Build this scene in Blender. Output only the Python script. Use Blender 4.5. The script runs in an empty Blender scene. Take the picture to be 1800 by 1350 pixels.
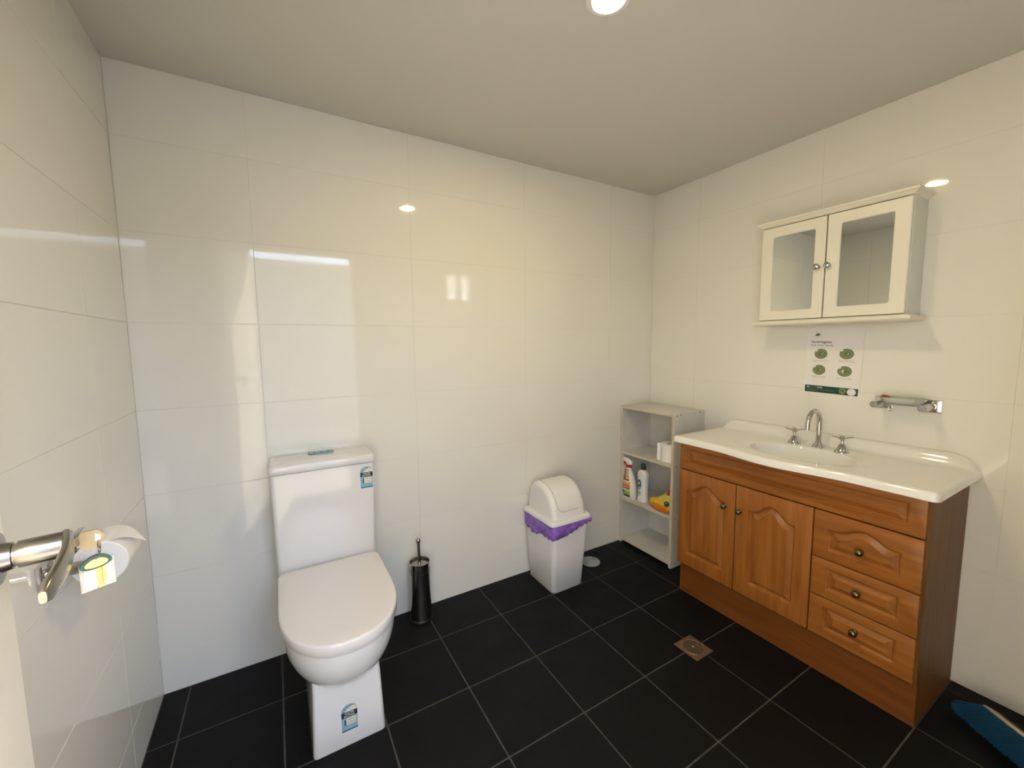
import bpy, bmesh, math, random
from mathutils import Vector, Matrix, noise

random.seed(7)
SC = bpy.context.scene
COL = SC.collection
PI = math.pi

# ------------------------------------------------------------------ camera
CAM = (0.42200802, -1.84348826, 1.27001595)
RIGHT = Vector((0.8635917, -0.5040973, -0.0097612))
DOWN = Vector((-0.0569134, -0.0782281, -0.9953096))
FWD = Vector((0.5009692, 0.8600967, -0.0962470))
cd = bpy.data.cameras.new('camera')
cam = bpy.data.objects.new('camera', cd); COL.objects.link(cam)
cd.sensor_fit = 'HORIZONTAL'; cd.sensor_width = 36.0; cd.lens = 714.258 / 1800 * 36.0
cd.clip_start = 0.02; cd.clip_end = 200
M = Matrix.Identity(4)
for r in range(3):
    M[r][0] = RIGHT[r]; M[r][1] = -DOWN[r]; M[r][2] = -FWD[r]; M[r][3] = CAM[r]
cam.matrix_world = M
SC.camera = cam

# ------------------------------------------------------------------ world, sun, exposure
SC.view_settings.view_transform = 'Standard'
SC.view_settings.look = 'None'
SC.view_settings.gamma = 1.0
SC.view_settings.use_curve_mapping = False
SC.view_settings.exposure = -0.05
SUN_DIR = Vector((-0.66, 0.565, -0.49)).normalized()     # the way the light travels
w = bpy.data.worlds.new('sky'); SC.world = w; w.use_nodes = True
nt = w.node_tree; nt.nodes.clear()
sky = nt.nodes.new('ShaderNodeTexSky'); sky.sky_type = 'NISHITA'; sky.sun_disc = False
sky.sun_elevation = math.asin(-SUN_DIR.z); sky.sun_rotation = math.atan2(-SUN_DIR.x, -SUN_DIR.y)
bg = nt.nodes.new('ShaderNodeBackground'); bg.inputs['Strength'].default_value = 1.60
wo = nt.nodes.new('ShaderNodeOutputWorld')
tint = nt.nodes.new('ShaderNodeMix'); tint.data_type = 'RGBA'; tint.blend_type = 'MULTIPLY'; tint.inputs[0].default_value = 1.0
tint.inputs[7].default_value = (0.97, 0.97, 1.04, 1)      # white balance of the daylight
nt.links.new(sky.outputs[0], tint.inputs[6]); nt.links.new(tint.outputs[2], bg.inputs[0]); nt.links.new(bg.outputs[0], wo.inputs[0])
sl = bpy.data.lights.new('sun', 'SUN'); sl.energy = 19.0; sl.angle = math.radians(0.6); sl.color = (1.0, 0.86, 0.62)
so = bpy.data.objects.new('sun', sl); COL.objects.link(so)
so.rotation_euler = SUN_DIR.to_track_quat('-Z', 'Y').to_euler(); so.location = (6, -8, 6)
LAMP_EMIT = 420.0

# ------------------------------------------------------------------ materials
def lin(r, g, b):
    f = lambda c: c / 12.92 if c <= 0.04045 else ((c + 0.055) / 1.055) ** 2.4
    return (f(r / 255), f(g / 255), f(b / 255), 1)
MATS = {}
def mat(name, col, rough=0.5, metal=0.0, spec=0.5, noise_amt=0.0, nscale=20.0, bump=0.0, bscale=60.0, coat=0.0,
        trans=0.0, alpha=1.0, emit=None, estr=0.0, stretch=(1, 1, 1), rough_var=0.0, sss=0.0):
    m = bpy.data.materials.new(name); m.use_nodes = True
    n = m.node_tree.nodes; L = m.node_tree.links; p = n['Principled BSDF']
    p.inputs['Base Color'].default_value = col
    p.inputs['Roughness'].default_value = rough; p.inputs['Metallic'].default_value = metal
    p.inputs['Specular IOR Level'].default_value = spec
    p.inputs['Coat Weight'].default_value = coat
    p.inputs['Transmission Weight'].default_value = trans
    p.inputs['Alpha'].default_value = alpha
    if emit:
        p.inputs['Emission Color'].default_value = emit; p.inputs['Emission Strength'].default_value = estr
    if noise_amt or bump or rough_var:
        tc = n.new('ShaderNodeTexCoord'); mp = n.new('ShaderNodeMapping'); mp.inputs['Scale'].default_value = stretch
        L.new(tc.outputs['Object'], mp.inputs[0])
    if noise_amt:
        tx = n.new('ShaderNodeTexNoise'); tx.inputs['Scale'].default_value = nscale; tx.inputs['Detail'].default_value = 5
        L.new(mp.outputs[0], tx.inputs['Vector'])
        cr = n.new('ShaderNodeValToRGB')
        cr.color_ramp.elements[0].position = 0.3; cr.color_ramp.elements[1].position = 0.7
        cr.color_ramp.elements[0].color = tuple(c * (1 - noise_amt) for c in col[:3]) + (1,)
        cr.color_ramp.elements[1].color = tuple(min(1, c * (1 + noise_amt)) for c in col[:3]) + (1,)
        L.new(tx.outputs['Fac'], cr.inputs[0]); L.new(cr.outputs[0], p.inputs['Base Color'])
    if rough_var:
        t2 = n.new('ShaderNodeTexNoise'); t2.inputs['Scale'].default_value = 9; t2.inputs['Detail'].default_value = 6
        L.new(mp.outputs[0], t2.inputs['Vector'])
        mr = n.new('ShaderNodeMapRange'); mr.inputs[1].default_value = 0.35; mr.inputs[2].default_value = 0.75
        mr.inputs[3].default_value = rough; mr.inputs[4].default_value = rough + rough_var
        L.new(t2.outputs['Fac'], mr.inputs[0]); L.new(mr.outputs[0], p.inputs['Roughness'])
    if bump:
        t3 = n.new('ShaderNodeTexNoise'); t3.inputs['Scale'].default_value = bscale; t3.inputs['Detail'].default_value = 3
        L.new(mp.outputs[0], t3.inputs['Vector'])
        b = n.new('ShaderNodeBump'); b.inputs['Strength'].default_value = bump; b.inputs['Distance'].default_value = 0.002
        L.new(t3.outputs['Fac'], b.inputs['Height']); L.new(b.outputs[0], p.inputs['Normal'])
    MATS[name] = m
    return m

def wood(name, dark, mid, light, axis, rough=0.38, coat=0.15):
    """timber with grain running along the given axis"""
    m = bpy.data.materials.new(name); m.use_nodes = True
    n = m.node_tree.nodes; L = m.node_tree.links; p = n['Principled BSDF']
    tc = n.new('ShaderNodeTexCoord'); mp = n.new('ShaderNodeMapping')
    s = [14.0, 14.0, 14.0]; s[axis] = 1.1
    mp.inputs['Scale'].default_value = s
    L.new(tc.outputs['Object'], mp.inputs[0])
    oi = n.new('ShaderNodeObjectInfo'); ad = n.new('ShaderNodeVectorMath'); ad.operation = 'ADD'
    sc = n.new('ShaderNodeVectorMath'); sc.operation = 'SCALE'; sc.inputs['Scale'].default_value = 37.0
    cx = n.new('ShaderNodeCombineXYZ')
    for k in range(3): L.new(oi.outputs['Random'], cx.inputs[k])
    L.new(cx.outputs[0], sc.inputs[0]); L.new(mp.outputs[0], ad.inputs[0]); L.new(sc.outputs[0], ad.inputs[1])
    big = n.new('ShaderNodeTexNoise'); big.inputs['Scale'].default_value = 0.55; big.inputs['Detail'].default_value = 3
    big.inputs['Distortion'].default_value = 1.2
    fine = n.new('ShaderNodeTexNoise'); fine.inputs['Scale'].default_value = 3.2; fine.inputs['Detail'].default_value = 6
    L.new(ad.outputs[0], big.inputs['Vector']); L.new(ad.outputs[0], fine.inputs['Vector'])
    wv = n.new('ShaderNodeMath'); wv.operation = 'MULTIPLY'; wv.inputs[1].default_value = 17.0
    L.new(big.outputs['Fac'], wv.inputs[0])
    sn = n.new('ShaderNodeMath'); sn.operation = 'SINE'; L.new(wv.outputs[0], sn.inputs[0])
    m1 = n.new('ShaderNodeMath'); m1.operation = 'MULTIPLY_ADD'; m1.inputs[1].default_value = 0.045; m1.inputs[2].default_value = 0.0
    L.new(sn.outputs[0], m1.inputs[0])
    m2 = n.new('ShaderNodeMath'); m2.operation = 'ADD'; L.new(m1.outputs[0], m2.inputs[0]); L.new(fine.outputs['Fac'], m2.inputs[1])
    cr = n.new('ShaderNodeValToRGB'); e = cr.color_ramp.elements
    e[0].position = 0.15; e[0].color = dark; e[1].position = 0.85; e[1].color = light
    k = e.new(0.5); k.color = mid
    L.new(m2.outputs[0], cr.inputs[0]); L.new(cr.outputs[0], p.inputs['Base Color'])
    p.inputs['Specular IOR Level'].default_value = 0.35
    p.inputs['Roughness'].default_value = rough; p.inputs['Coat Weight'].default_value = coat; p.inputs['Coat Roughness'].default_value = 0.25
    MATS[name] = m
    return m

WT = mat('wall_tile_glaze', (0.80, 0.78, 0.722, 1), rough=0.02, spec=0.6, rough_var=0.055, bump=0.010, bscale=7.0)
GW = mat('wall_grout', (0.74, 0.72, 0.66, 1), rough=0.9)
FT = mat('floor_tile_charcoal', (0.0050, 0.0048, 0.0052, 1), rough=0.50, spec=0.17, noise_amt=0.22, nscale=70, bump=0.05, bscale=160, rough_var=0.12)
FG = mat('floor_grout', (0.070, 0.062, 0.054, 1), rough=0.9, noise_amt=0.25, nscale=40)
PAINT = mat('ceiling_paint', (0.66, 0.64, 0.585, 1), rough=0.8, bump=0.03, bscale=200)
DOORP = mat('door_paint', (0.78, 0.75, 0.66, 1), rough=0.45, noise_amt=0.04, nscale=8)
CONC = mat('concrete', (0.52, 0.46, 0.37, 1), rough=0.9, noise_amt=0.12, nscale=6)
RENDER = mat('beige_render', (0.72, 0.64, 0.50, 1), rough=0.9, noise_amt=0.06, nscale=10)
CER = mat('ceramic', (0.76, 0.745, 0.735, 1), rough=0.07, spec=0.5, coat=0.3)
SEAT = mat('seat_plastic', (0.78, 0.745, 0.735, 1), rough=0.2, spec=0.5)
CHROME = mat('chrome', (0.58, 0.565, 0.55, 1), rough=0.07, metal=1.0)
CHROMED = mat('satin_steel', (0.42, 0.40, 0.38, 1), rough=0.2, metal=1.0)
LEVER = mat('satin_chrome', (0.36, 0.34, 0.315, 1), rough=0.22, metal=1.0)
BLACK = mat('black_plastic', (0.008, 0.008, 0.009, 1), rough=0.4)
BRASS = mat('aged_brass', (0.20, 0.145, 0.085, 1), rough=0.28, metal=1.0)
DRAINM = mat('drain_brass', (0.30, 0.20, 0.14, 1), rough=0.42, metal=0.8, noise_amt=0.25, nscale=60)
BINP = mat('bin_plastic', (0.80, 0.78, 0.77, 1), rough=0.32)
BAG = mat('purple_liner', (0.24, 0.115, 0.50, 1), rough=0.32, noise_amt=0.3, nscale=28)
MEL = mat('white_melamine', (0.66, 0.64, 0.60, 1), rough=0.45, noise_amt=0.07, nscale=9)
MELE = mat('melamine_edge', (0.60, 0.54, 0.42, 1), rough=0.5, noise_amt=0.08, nscale=20)
PAPER = mat('tissue_paper', (0.86, 0.84, 0.80, 1), rough=0.95, bump=0.4, bscale=240)
CARD = mat('cardboard', (0.42, 0.32, 0.22, 1), rough=0.9)
BASIN = mat('basin_gloss', (0.85, 0.835, 0.80, 1), rough=0.08, coat=0.3)
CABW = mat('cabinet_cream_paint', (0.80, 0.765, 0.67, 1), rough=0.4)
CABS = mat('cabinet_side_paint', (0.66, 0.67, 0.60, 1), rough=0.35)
MIR = mat('mirror', (0.80, 0.82, 0.78, 1), rough=0.015, metal=1.0)
GLASS = mat('clear_glass', (0.80, 0.83, 0.78, 1), rough=0.22, trans=0.55, bump=0.8, bscale=160)
PANE = mat('window_glass', (1, 1, 1, 1), rough=0.75, trans=1.0)
WV = wood('timber_upright', lin(122, 70, 24), lin(150, 91, 36), lin(170, 110, 49), 2)
WH = wood('timber_lengthwise', lin(120, 68, 23), lin(148, 89, 35), lin(168, 108, 48), 1)
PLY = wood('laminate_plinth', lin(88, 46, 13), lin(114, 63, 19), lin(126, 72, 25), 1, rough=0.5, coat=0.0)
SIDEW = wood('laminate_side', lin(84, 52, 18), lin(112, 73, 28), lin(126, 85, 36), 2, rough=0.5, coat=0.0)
RED = mat('red_plastic', (0.55, 0.02, 0.02, 1), rough=0.3)
SOAPR = mat('red_soap', (0.40, 0.015, 0.03, 1), rough=0.3)
WPL = mat('white_plastic', (0.82, 0.80, 0.79, 1), rough=0.3)
GREENC = mat('dark_green_plastic', (0.004, 0.045, 0.03, 1), rough=0.35)
YEL = mat('yellow_film', (0.80, 0.46, 0.02, 1), rough=0.25, noise_amt=0.12, nscale=30)
ORA = mat('orange_film', (0.62, 0.20, 0.01, 1), rough=0.25)
YGR = mat('lime_film', (0.62, 0.55, 0.10, 1), rough=0.25)
PRW = mat('print_white', (0.80, 0.78, 0.77, 1), rough=0.6)
PRK = mat('print_black', (0.012, 0.012, 0.014, 1), rough=0.6)
PRG = mat('print_dark_grey', (0.09, 0.09, 0.09, 1), rough=0.6)
PRGR = mat('print_grey', (0.20, 0.20, 0.195, 1), rough=0.6)
PDG = mat('print_dark_green', (0.008, 0.060, 0.030, 1), rough=0.5)
PSG = mat('print_sage', (0.185, 0.225, 0.125, 1), rough=0.6)
PSG2 = mat('print_moss', (0.11, 0.16, 0.07, 1), rough=0.6)
PSGE = mat('print_sage_edge', (0.055, 0.085, 0.045, 1), rough=0.6)
PSKY = mat('print_light_blue', (0.22, 0.42, 0.50, 1), rough=0.5)
PTEAL = mat('print_teal', (0.03, 0.12, 0.16, 1), rough=0.5)
PNAVY = mat('print_navy', (0.015, 0.05, 0.12, 1), rough=0.5)
PBLUE = mat('print_blue', (0.05, 0.20, 0.45, 1), rough=0.5)
PCREAM = mat('print_cream', (0.74, 0.66, 0.52, 1), rough=0.5)
PLIME = mat('print_lime', (0.30, 0.50, 0.06, 1), rough=0.5)
PRED = mat('print_red', (0.62, 0.05, 0.03, 1), rough=0.5)
PORA = mat('print_orange', (0.80, 0.38, 0.08, 1), rough=0.5)
PGOLD = mat('print_yellow', (0.86, 0.72, 0.16, 1), rough=0.5)
BLUEB = mat('blue_bristle', (0.012, 0.10, 0.23, 1), rough=0.6)
PALEW = mat('pale_timber', (0.55, 0.42, 0.28, 1), rough=0.5)
KEYM = mat('key_brass', (0.36, 0.28, 0.16, 1), rough=0.42, metal=0.5)
KEYG = mat('key_gold', (0.72, 0.52, 0.16, 1), rough=0.3, metal=0.6)
TAGY = mat('tag_yellow', (0.72, 0.62, 0.22, 1), rough=0.4)
TAGG = mat('tag_green', (0.03, 0.085, 0.06, 1), rough=0.4)
CLEAR = mat('clear_plastic', (0.95, 0.94, 0.88, 1), rough=0.12, trans=0.75, spec=0.5)
LENS = mat('lamp_lens', (1, 1, 1, 1), rough=0.4, emit=(1.0, 0.80, 0.37, 1), estr=LAMP_EMIT)
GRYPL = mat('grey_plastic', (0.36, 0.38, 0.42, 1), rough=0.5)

# ------------------------------------------------------------------ mesh helpers
def wloc(o):
    v = Vector((0, 0, 0))
    while o: v += o.location; o = o.parent
    return v
def finish(me, smooth, ang):
    if smooth:
        for p in me.polygons: p.use_smooth = True
        me.set_sharp_from_angle(angle=math.radians(ang))
def obj(name, bm, m, parent=None, smooth=True, ang=40, origin=None):
    """links a bmesh given in world coordinates as ONE mesh object"""
    bmesh.ops.recalc_face_normals(bm, faces=bm.faces)
    o = bpy.data.objects.new(name, bpy.data.meshes.new(name))
    base = Vector((0, 0, 0))
    if origin is not None: base = Vector(origin)
    elif parent is None:
        xs = [v.co for v in bm.verts]
        lo = Vector([min(c[k] for c in xs) for k in range(3)]); hi = Vector([max(c[k] for c in xs) for k in range(3)])
        base = Vector(((lo.x + hi.x) / 2, (lo.y + hi.y) / 2, lo.z))
    else:
        base = wloc(parent)
    for v in bm.verts: v.co -= base
    bm.to_mesh(o.data); bm.free()
    finish(o.data, smooth, ang)
    if isinstance(m, (list, tuple)):
        for k in m: o.data.materials.append(k)
    else: o.data.materials.append(m)
    COL.objects.link(o)
    if parent is not None:
        o.parent = parent; o.location = base - wloc(parent)
    else: o.location = base
    return o
def thing(name, label, cat, loc, group=None):
    o = bpy.data.objects.new(name, None); o.empty_display_size = 0.05; COL.objects.link(o)
    o.location = loc; o['label'] = label; o['category'] = cat
    if group: o['group'] = group
    return o
def tag(o, label, cat, group=None):
    o['label'] = label; o['category'] = cat
    if group: o['group'] = group
    return o
def structure(o, label, cat):
    o['kind'] = 'structure'; o['label'] = label; o['category'] = cat
    return o

def box(x0, x1, y0, y1, z0, z1, bev=0.0, seg=2, bm=None):
    b = bmesh.new()
    r = bmesh.ops.create_cube(b, size=1)
    for v in b.verts:
        v.co = Vector(((x0 + x1) / 2 + v.co.x * (x1 - x0), (y0 + y1) / 2 + v.co.y * (y1 - y0), (z0 + z1) / 2 + v.co.z * (z1 - z0)))
    if bev: bmesh.ops.bevel(b, geom=list(b.edges), offset=bev, segments=seg, profile=0.5, affect='EDGES')
    if bm is not None: return merge(bm, b)
    return b
def merge(bm, b):
    t = bpy.data.meshes.new('tmp'); b.to_mesh(t); b.free(); bm.from_mesh(t); bpy.data.meshes.remove(t)
    return bm
def loft(loops, cap0=True, cap1=True, closed=True, bm=None):
    bm = bm or bmesh.new()
    vs = [[bm.verts.new(p) for p in lp] for lp in loops]
    n = len(loops[0])
    for a, b in zip(vs, vs[1:]):
        for k in range(n if closed else n - 1):
            k2 = (k + 1) % n
            bm.faces.new((a[k], a[k2], b[k2], b[k]))
    if cap0: bm.faces.new(vs[0][::-1])
    if cap1: bm.faces.new(vs[-1])
    return bm
def frame_of(axis):
    a = Vector(axis).normalized()
    t = Vector((0, 0, 1)) if abs(a.z) < 0.9 else Vector((1, 0, 0))
    u = a.cross(t).normalized(); v = a.cross(u).normalized()
    return a, u, v
def lathe(profile, origin, axis=(0, 0, 1), segs=32, bm=None, cap0=True, cap1=True):
    """profile: (radius, distance along axis)"""
    a, u, v = frame_of(axis); o = Vector(origin)
    loops = []
    for r, h in profile:
        r = max(r, 1e-5)
        loops.append([o + a * h + u * r * math.cos(2 * PI * k / segs) + v * r * math.sin(2 * PI * k / segs) for k in range(segs)])
    return loft(loops, cap0, cap1, True, bm)
def tube(pts, r, segs=14, bm=None, cap=True):
    pts = [Vector(p) for p in pts]; loops = []
    t0 = (pts[1] - pts[0]).normalized(); _, u, v = frame_of(t0)
    for i, p in enumerate(pts):
        t = (pts[min(i + 1, len(pts) - 1)] - pts[max(i - 1, 0)]).normalized()
        u = (u - t * u.dot(t)).normalized(); v = t.cross(u)
        rr = r[i] if isinstance(r, (list, tuple)) else r
        loops.append([p + u * rr * math.cos(2 * PI * k / segs) + v * rr * math.sin(2 * PI * k / segs) for k in range(segs)])
    return loft(loops, cap, cap, True, bm)
def ring(center, axis, R, r, segs=28, ss=8, bm=None):
    a, u, v = frame_of(axis); c = Vector(center); loops = []
    bm = bm or bmesh.new()
    vs = []
    for i in range(segs):
        th = 2 * PI * i / segs; d = u * math.cos(th) + v * math.sin(th)
        vs.append([bm.verts.new(c + d * (R + r * math.cos(2 * PI * k / ss)) + a * r * math.sin(2 * PI * k / ss)) for k in range(ss)])
    for i in range(segs):
        A = vs[i]; B = vs[(i + 1) % segs]
        for k in range(ss):
            bm.faces.new((A[k], A[(k + 1) % ss], B[(k + 1) % ss], B[k]))
    return bm
class Frame:
    """a flat drawing surface: origin, right, up, outward normal"""
    def __init__(s, o, ux, uy, n): s.o = Vector(o); s.x = Vector(ux); s.y = Vector(uy); s.n = Vector(n)
    def p(s, a, b, h=0.0): return s.o + s.x * a + s.y * b + s.n * h
def plate(name, pts, fr, m, parent, h0=0.0, h1=0.0004):
    bm = loft([[fr.p(a, b, h0) for a, b in pts], [fr.p(a, b, h1) for a, b in pts]])
    return obj(name, bm, m, parent, smooth=False)
def rect(a0, a1, b0, b1): return [(a0, b0), (a1, b0), (a1, b1), (a0, b1)]
def disc(a, b, ra, rb=None, n=28):
    rb = rb or ra
    return [(a + ra * math.cos(2 * PI * k / n), b + rb * math.sin(2 * PI * k / n)) for k in range(n)]
def lettering(name, s, fr, a, b, width, height, m, parent, h=0.0008, shear=0.0, heavy=0.0):
    """text laid on a frame with its lower left at (a, b), fitted to width x height"""
    cu = bpy.data.curves.new('tmp', 'FONT'); cu.body = s; cu.resolution_u = 3; cu.shear = shear; cu.offset = heavy
    t = bpy.data.objects.new('tmp', cu); COL.objects.link(t)
    dg = bpy.context.evaluated_depsgraph_get(); dg.update()
    me = bpy.data.meshes.new_from_object(t.evaluated_get(dg))
    bpy.data.objects.remove(t); bpy.data.curves.remove(cu)
    xs = [v.co.x for v in me.vertices]; ys = [v.co.y for v in me.vertices]
    x0, x1, y0, y1 = min(xs), max(xs), min(ys), max(ys)
    base = wloc(parent)
    for v in me.vertices:
        q = fr.p(a + (v.co.x - x0) / (x1 - x0) * width, b + (v.co.y - y0) / (y1 - y0) * height, h)
        v.co = q - base
    me.materials.clear(); me.materials.append(m); me.name = name
    o = bpy.data.objects.new(name, me); COL.objects.link(o); o.parent = parent
    return o

# ------------------------------------------------------------------ room shell
W, H = 2.5483, 2.1931
YF = -1.98                      # inner face of the entrance wall
DX0, DX1, DH = 0.30, 1.04, 2.045
X0G, Y0G = -0.22097, 0.0518     # floor grid
TG = 0.0017

def tile_mesh(w_, h_, t, bev, m, name):
    b = box(-w_ / 2, w_ / 2, -h_ / 2, h_ / 2, -t, 0, bev, 1)
    bmesh.ops.recalc_face_normals(b, faces=b.faces)
    me = bpy.data.meshes.new(name); b.to_mesh(me); b.free(); me.materials.append(m)
    return me
CACHE = {}
def put_tiles(us, vs, gap, t, bev, m, parent, place, name, skip=None):
    """tiles between consecutive joint positions us x vs; alike ones share a mesh"""
    for i in range(len(us) - 1):
        for j in range(len(vs) - 1):
            ww = us[i + 1] - us[i] - gap; hh = vs[j + 1] - vs[j] - gap
            if ww < 0.01 or hh < 0.01: continue
            if skip and skip(us[i], us[i + 1], vs[j], vs[j + 1]): continue
            key = (name, round(ww, 3), round(hh, 3))
            if key not in CACHE: CACHE[key] = tile_mesh(ww, hh, t, bev, m, name)
            o = bpy.data.objects.new(name, CACHE[key]); COL.objects.link(o); o.parent = parent
            mw = place((us[i] + us[i + 1]) / 2, (vs[j] + vs[j + 1]) / 2)
            tw = Matrix.Rotation(random.gauss(0, 0.0007), 4, 'X') @ Matrix.Rotation(random.gauss(0, 0.0005), 4, 'Y')
            o.matrix_local = Matrix.Translation(-wloc(parent)) @ mw @ tw
ROWS = [0.0, 0.151, 0.4525, 0.754, 1.0555, 1.357, 1.6585, 1.96, H]

fl = structure(obj('floor', box(-0.02, W + 0.02, YF - 0.11, 0.02, -0.06, -0.0012), FG, smooth=False), 'charcoal square floor tiles with grey grout', 'floor')
fx = [0.0] + [X0G + 0.3 * i for i in range(1, 10)] + [W]
fy = sorted([0.0] + [Y0G - 0.3 * j for j in range(1, 7)] + [YF])
put_tiles(fx, fy, 0.0052, 0.009, 0.0006, FT, fl, lambda a, b: Matrix.Translation((a, b, 0)), 'floor_tile')

wb = structure(obj('wall_back', box(-0.12, W + 0.12, 0.0012, 0.12, -0.06, H + 0.05), GW, smooth=False), 'glossy white tiled wall behind the toilet', 'wall')
put_tiles([0.0, 0.376, 0.9775, 1.579, 2.1805, W], ROWS, TG, 0.009, 0.0003, WT, wb,
          lambda a, b: Matrix.Translation((a, 0, b)) @ Matrix.Rotation(PI / 2, 4, 'X'), 'wall_tile')
wl = structure(obj('wall_left', box(-0.12, -0.0012, YF - 0.11, 0.12, -0.06, H + 0.05), GW, smooth=False), 'glossy white tiled wall beside the open door', 'wall')
put_tiles([YF, -1.541, -0.9395, -0.338, 0.0], ROWS, TG, 0.009, 0.0003, WT, wl,
          lambda a, b: Matrix.Translation((0, a, b)) @ Matrix.Rotation(PI / 2, 4, 'Z') @ Matrix.Rotation(PI / 2, 4, 'X'), 'wall_tile')
wr = structure(obj('wall_right', box(W + 0.0012, W + 0.12, YF - 0.11, 0.12, -0.06, H + 0.05), GW, smooth=False), 'glossy white tiled wall behind the vanity', 'wall')
put_tiles([YF, -1.5275, -0.926, -0.3245, 0.0], ROWS, TG, 0.009, 0.0003, WT, wr,
          lambda a, b: Matrix.Translation((W, a, b)) @ Matrix.Rotation(-PI / 2, 4, 'Z') @ Matrix.Rotation(PI / 2, 4, 'X'), 'wall_tile')
structure(obj('ceiling', box(-0.12, W + 0.12, YF - 0.11, 0.12, H, H + 0.10), PAINT, smooth=False), 'plain painted ceiling', 'ceiling')
# entrance wall behind the camera, with the doorway and a small high window
WX0, WX1, WZ0, WZ1 = 1.92, 2.22, 1.70, 2.0
b = bmesh.new()
yo = YF - 0.11
for q in ((-0.12, DX0 - 0.04, -0.06, H + 0.05), (DX1 + 0.04, WX0, -0.06, H + 0.05), (WX1, W + 0.12, -0.06, H + 0.05),
          (DX0 - 0.04, DX1 + 0.04, DH + 0.04, H + 0.05), (WX0, WX1, -0.06, WZ0), (WX0, WX1, WZ1, H + 0.05)):
    box(q[0], q[1], yo, YF, q[2], q[3], bm=b)
structure(obj('wall_front', b, WT, smooth=False), 'white wall with the doorway', 'wall')
b = bmesh.new()
box(DX0 - 0.04, DX0, yo - 0.01, YF + 0.012, 0, DH + 0.04, 0.003, bm=b)
box(DX1, DX1 + 0.04, yo - 0.01, YF + 0.012, 0, DH + 0.04, 0.003, bm=b)
box(DX0, DX1, yo - 0.01, YF + 0.012, DH, DH + 0.04, 0.003, bm=b)
structure(obj('trim_1', b, DOORP, smooth=False), 'painted door frame around the doorway', 'door frame')
b = bmesh.new()
for q in ((WX0, WX0 + 0.025, WZ0, WZ1), (WX1 - 0.025, WX1, WZ0, WZ1), (WX0 + 0.025, WX1 - 0.025, WZ0, WZ0 + 0.025), (WX0 + 0.025, WX1 - 0.025, WZ1 - 0.025, WZ1),
          ((WX0 + WX1) / 2 - 0.018, (WX0 + WX1) / 2 + 0.018, WZ0 + 0.025, WZ1 - 0.025)):
    box(q[0], q[1], yo + 0.03, yo + 0.08, q[2], q[3], 0.002, bm=b)
win = structure(obj('window_1', b, DOORP, smooth=False), 'small high window with two panes', 'window')
for xa, xb in ((WX0 + 0.025, (WX0 + WX1) / 2 - 0.018), ((WX0 + WX1) / 2 + 0.018, WX1 - 0.025)):
    obj('pane', box(xa, xb, yo + 0.05, yo + 0.055, WZ0 + 0.025, WZ1 - 0.025), PANE, win, smooth=False)
# the yard outside the doorway
structure(obj('pavement', box(-8, 12, -7.0, yo, -0.12, -0.03), CONC, smooth=False), 'sunlit concrete yard outside the doorway', 'pavement')
structure(obj('wall_outside', box(-8, 12, -7.2, -7.0, -0.12, 2.9), RENDER, smooth=False), 'beige rendered wall across the yard', 'wall')

# ------------------------------------------------------------------ open door with lever lock
HG = Vector((DX0, -1.955, 0)); EG = Vector((0.168, -1.225, 0))
DU = (EG - HG).normalized(); DN = Vector((DU.y, -DU.x, 0))     # DN faces into the room (+x)
DL = (EG - HG).length
def dp(s, n, z): return HG + DU * s + DN * n + Vector((0, 0, z))
def prism(pts, z0, z1, bev=0.0):
    bm = loft([[p + Vector((0, 0, z0)) for p in pts], [p + Vector((0, 0, z1)) for p in pts]])
    if bev: bmesh.ops.bevel(bm, geom=list(bm.edges), offset=bev, segments=2, profile=0.5, affect='EDGES')
    return bm
door = structure(obj('door_1', prism([dp(0, -0.035, 0), dp(DL, -0.035, 0), dp(DL, 0, 0), dp(0, 0, 0)], 0.012, 2.035, 0.002), DOORP, smooth=False),
                 'cream painted door standing open against the tiled wall', 'door')
HZ = 1.074; HS = DL - 0.060
ax = DN
c0 = dp(HS, 0, HZ)
handle = obj('door_handle', lathe([(0.026, 0), (0.026, 0.006), (0.0235, 0.009), (0.014, 0.0105), (0.0125, 0.017), (0.0105, 0.0175), (0.0105, 0.020), (0.0128, 0.0205),
                                   (0.0130, 0.052), (0.0118, 0.0555), (0.004, 0.056)], c0, ax, 36), LEVER, door)
lev = []
for k in range(15):
    t = k / 14
    s = HS + 0.011 - 0.104 * t
    n = 0.0505 + 0.006 * math.sin(t * PI) - 0.002 * t
    z = HZ + 0.001 - 0.012 * t * t
    hh = 0.0132 - 0.0045 * t; ww = 0.0042
    if k in (0, 14): hh *= 0.6; ww *= 0.6
    cen = dp(s, n, z); dz = Vector((0, 0, 1))
    lev.append([cen + DN * ww * math.copysign(abs(math.cos(a)) ** 0.55, math.cos(a)) + dz * hh * math.copysign(abs(math.sin(a)) ** 0.7, math.sin(a)) for a in [2 * PI * q / 20 for q in range(20)]])
obj('lever', loft(lev), LEVER, handle)

# key in the lock, ring, tag and sleeve
kc = dp(HS, 0.0515, HZ - 0.001)
kv = Vector((0, 0, 1)); kx = DN
kn = kx.cross(kv).normalized()
kf = Frame(kc, kx, kv, kn)
key = thing('door_key', 'brass key standing in the lock of the door lever', 'key', kc)
plate('blade', rect(-0.006, 0.009, -0.004, 0.004), kf, KEYM, key, -0.0011, 0.0011)
bow = [(0.82 * a, 0.92 * b_) for a, b_ in [(0.008, -0.006), (0.011, -0.0075), (0.012, -0.010), (0.020, -0.0115), (0.029, -0.0065), (0.032, -0.003), (0.0335, 0.004), (0.0275, 0.010), (0.013, 0.0098), (0.0105, 0.006), (0.008, 0.005)]]
hole = [(0.0205, -0.003), (0.0242, -0.0015), (0.0250, 0.0032), (0.0205, 0.0055)]
bowo = plate('bow', bow, kf, KEYM, key, -0.0011, 0.0011)
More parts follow.
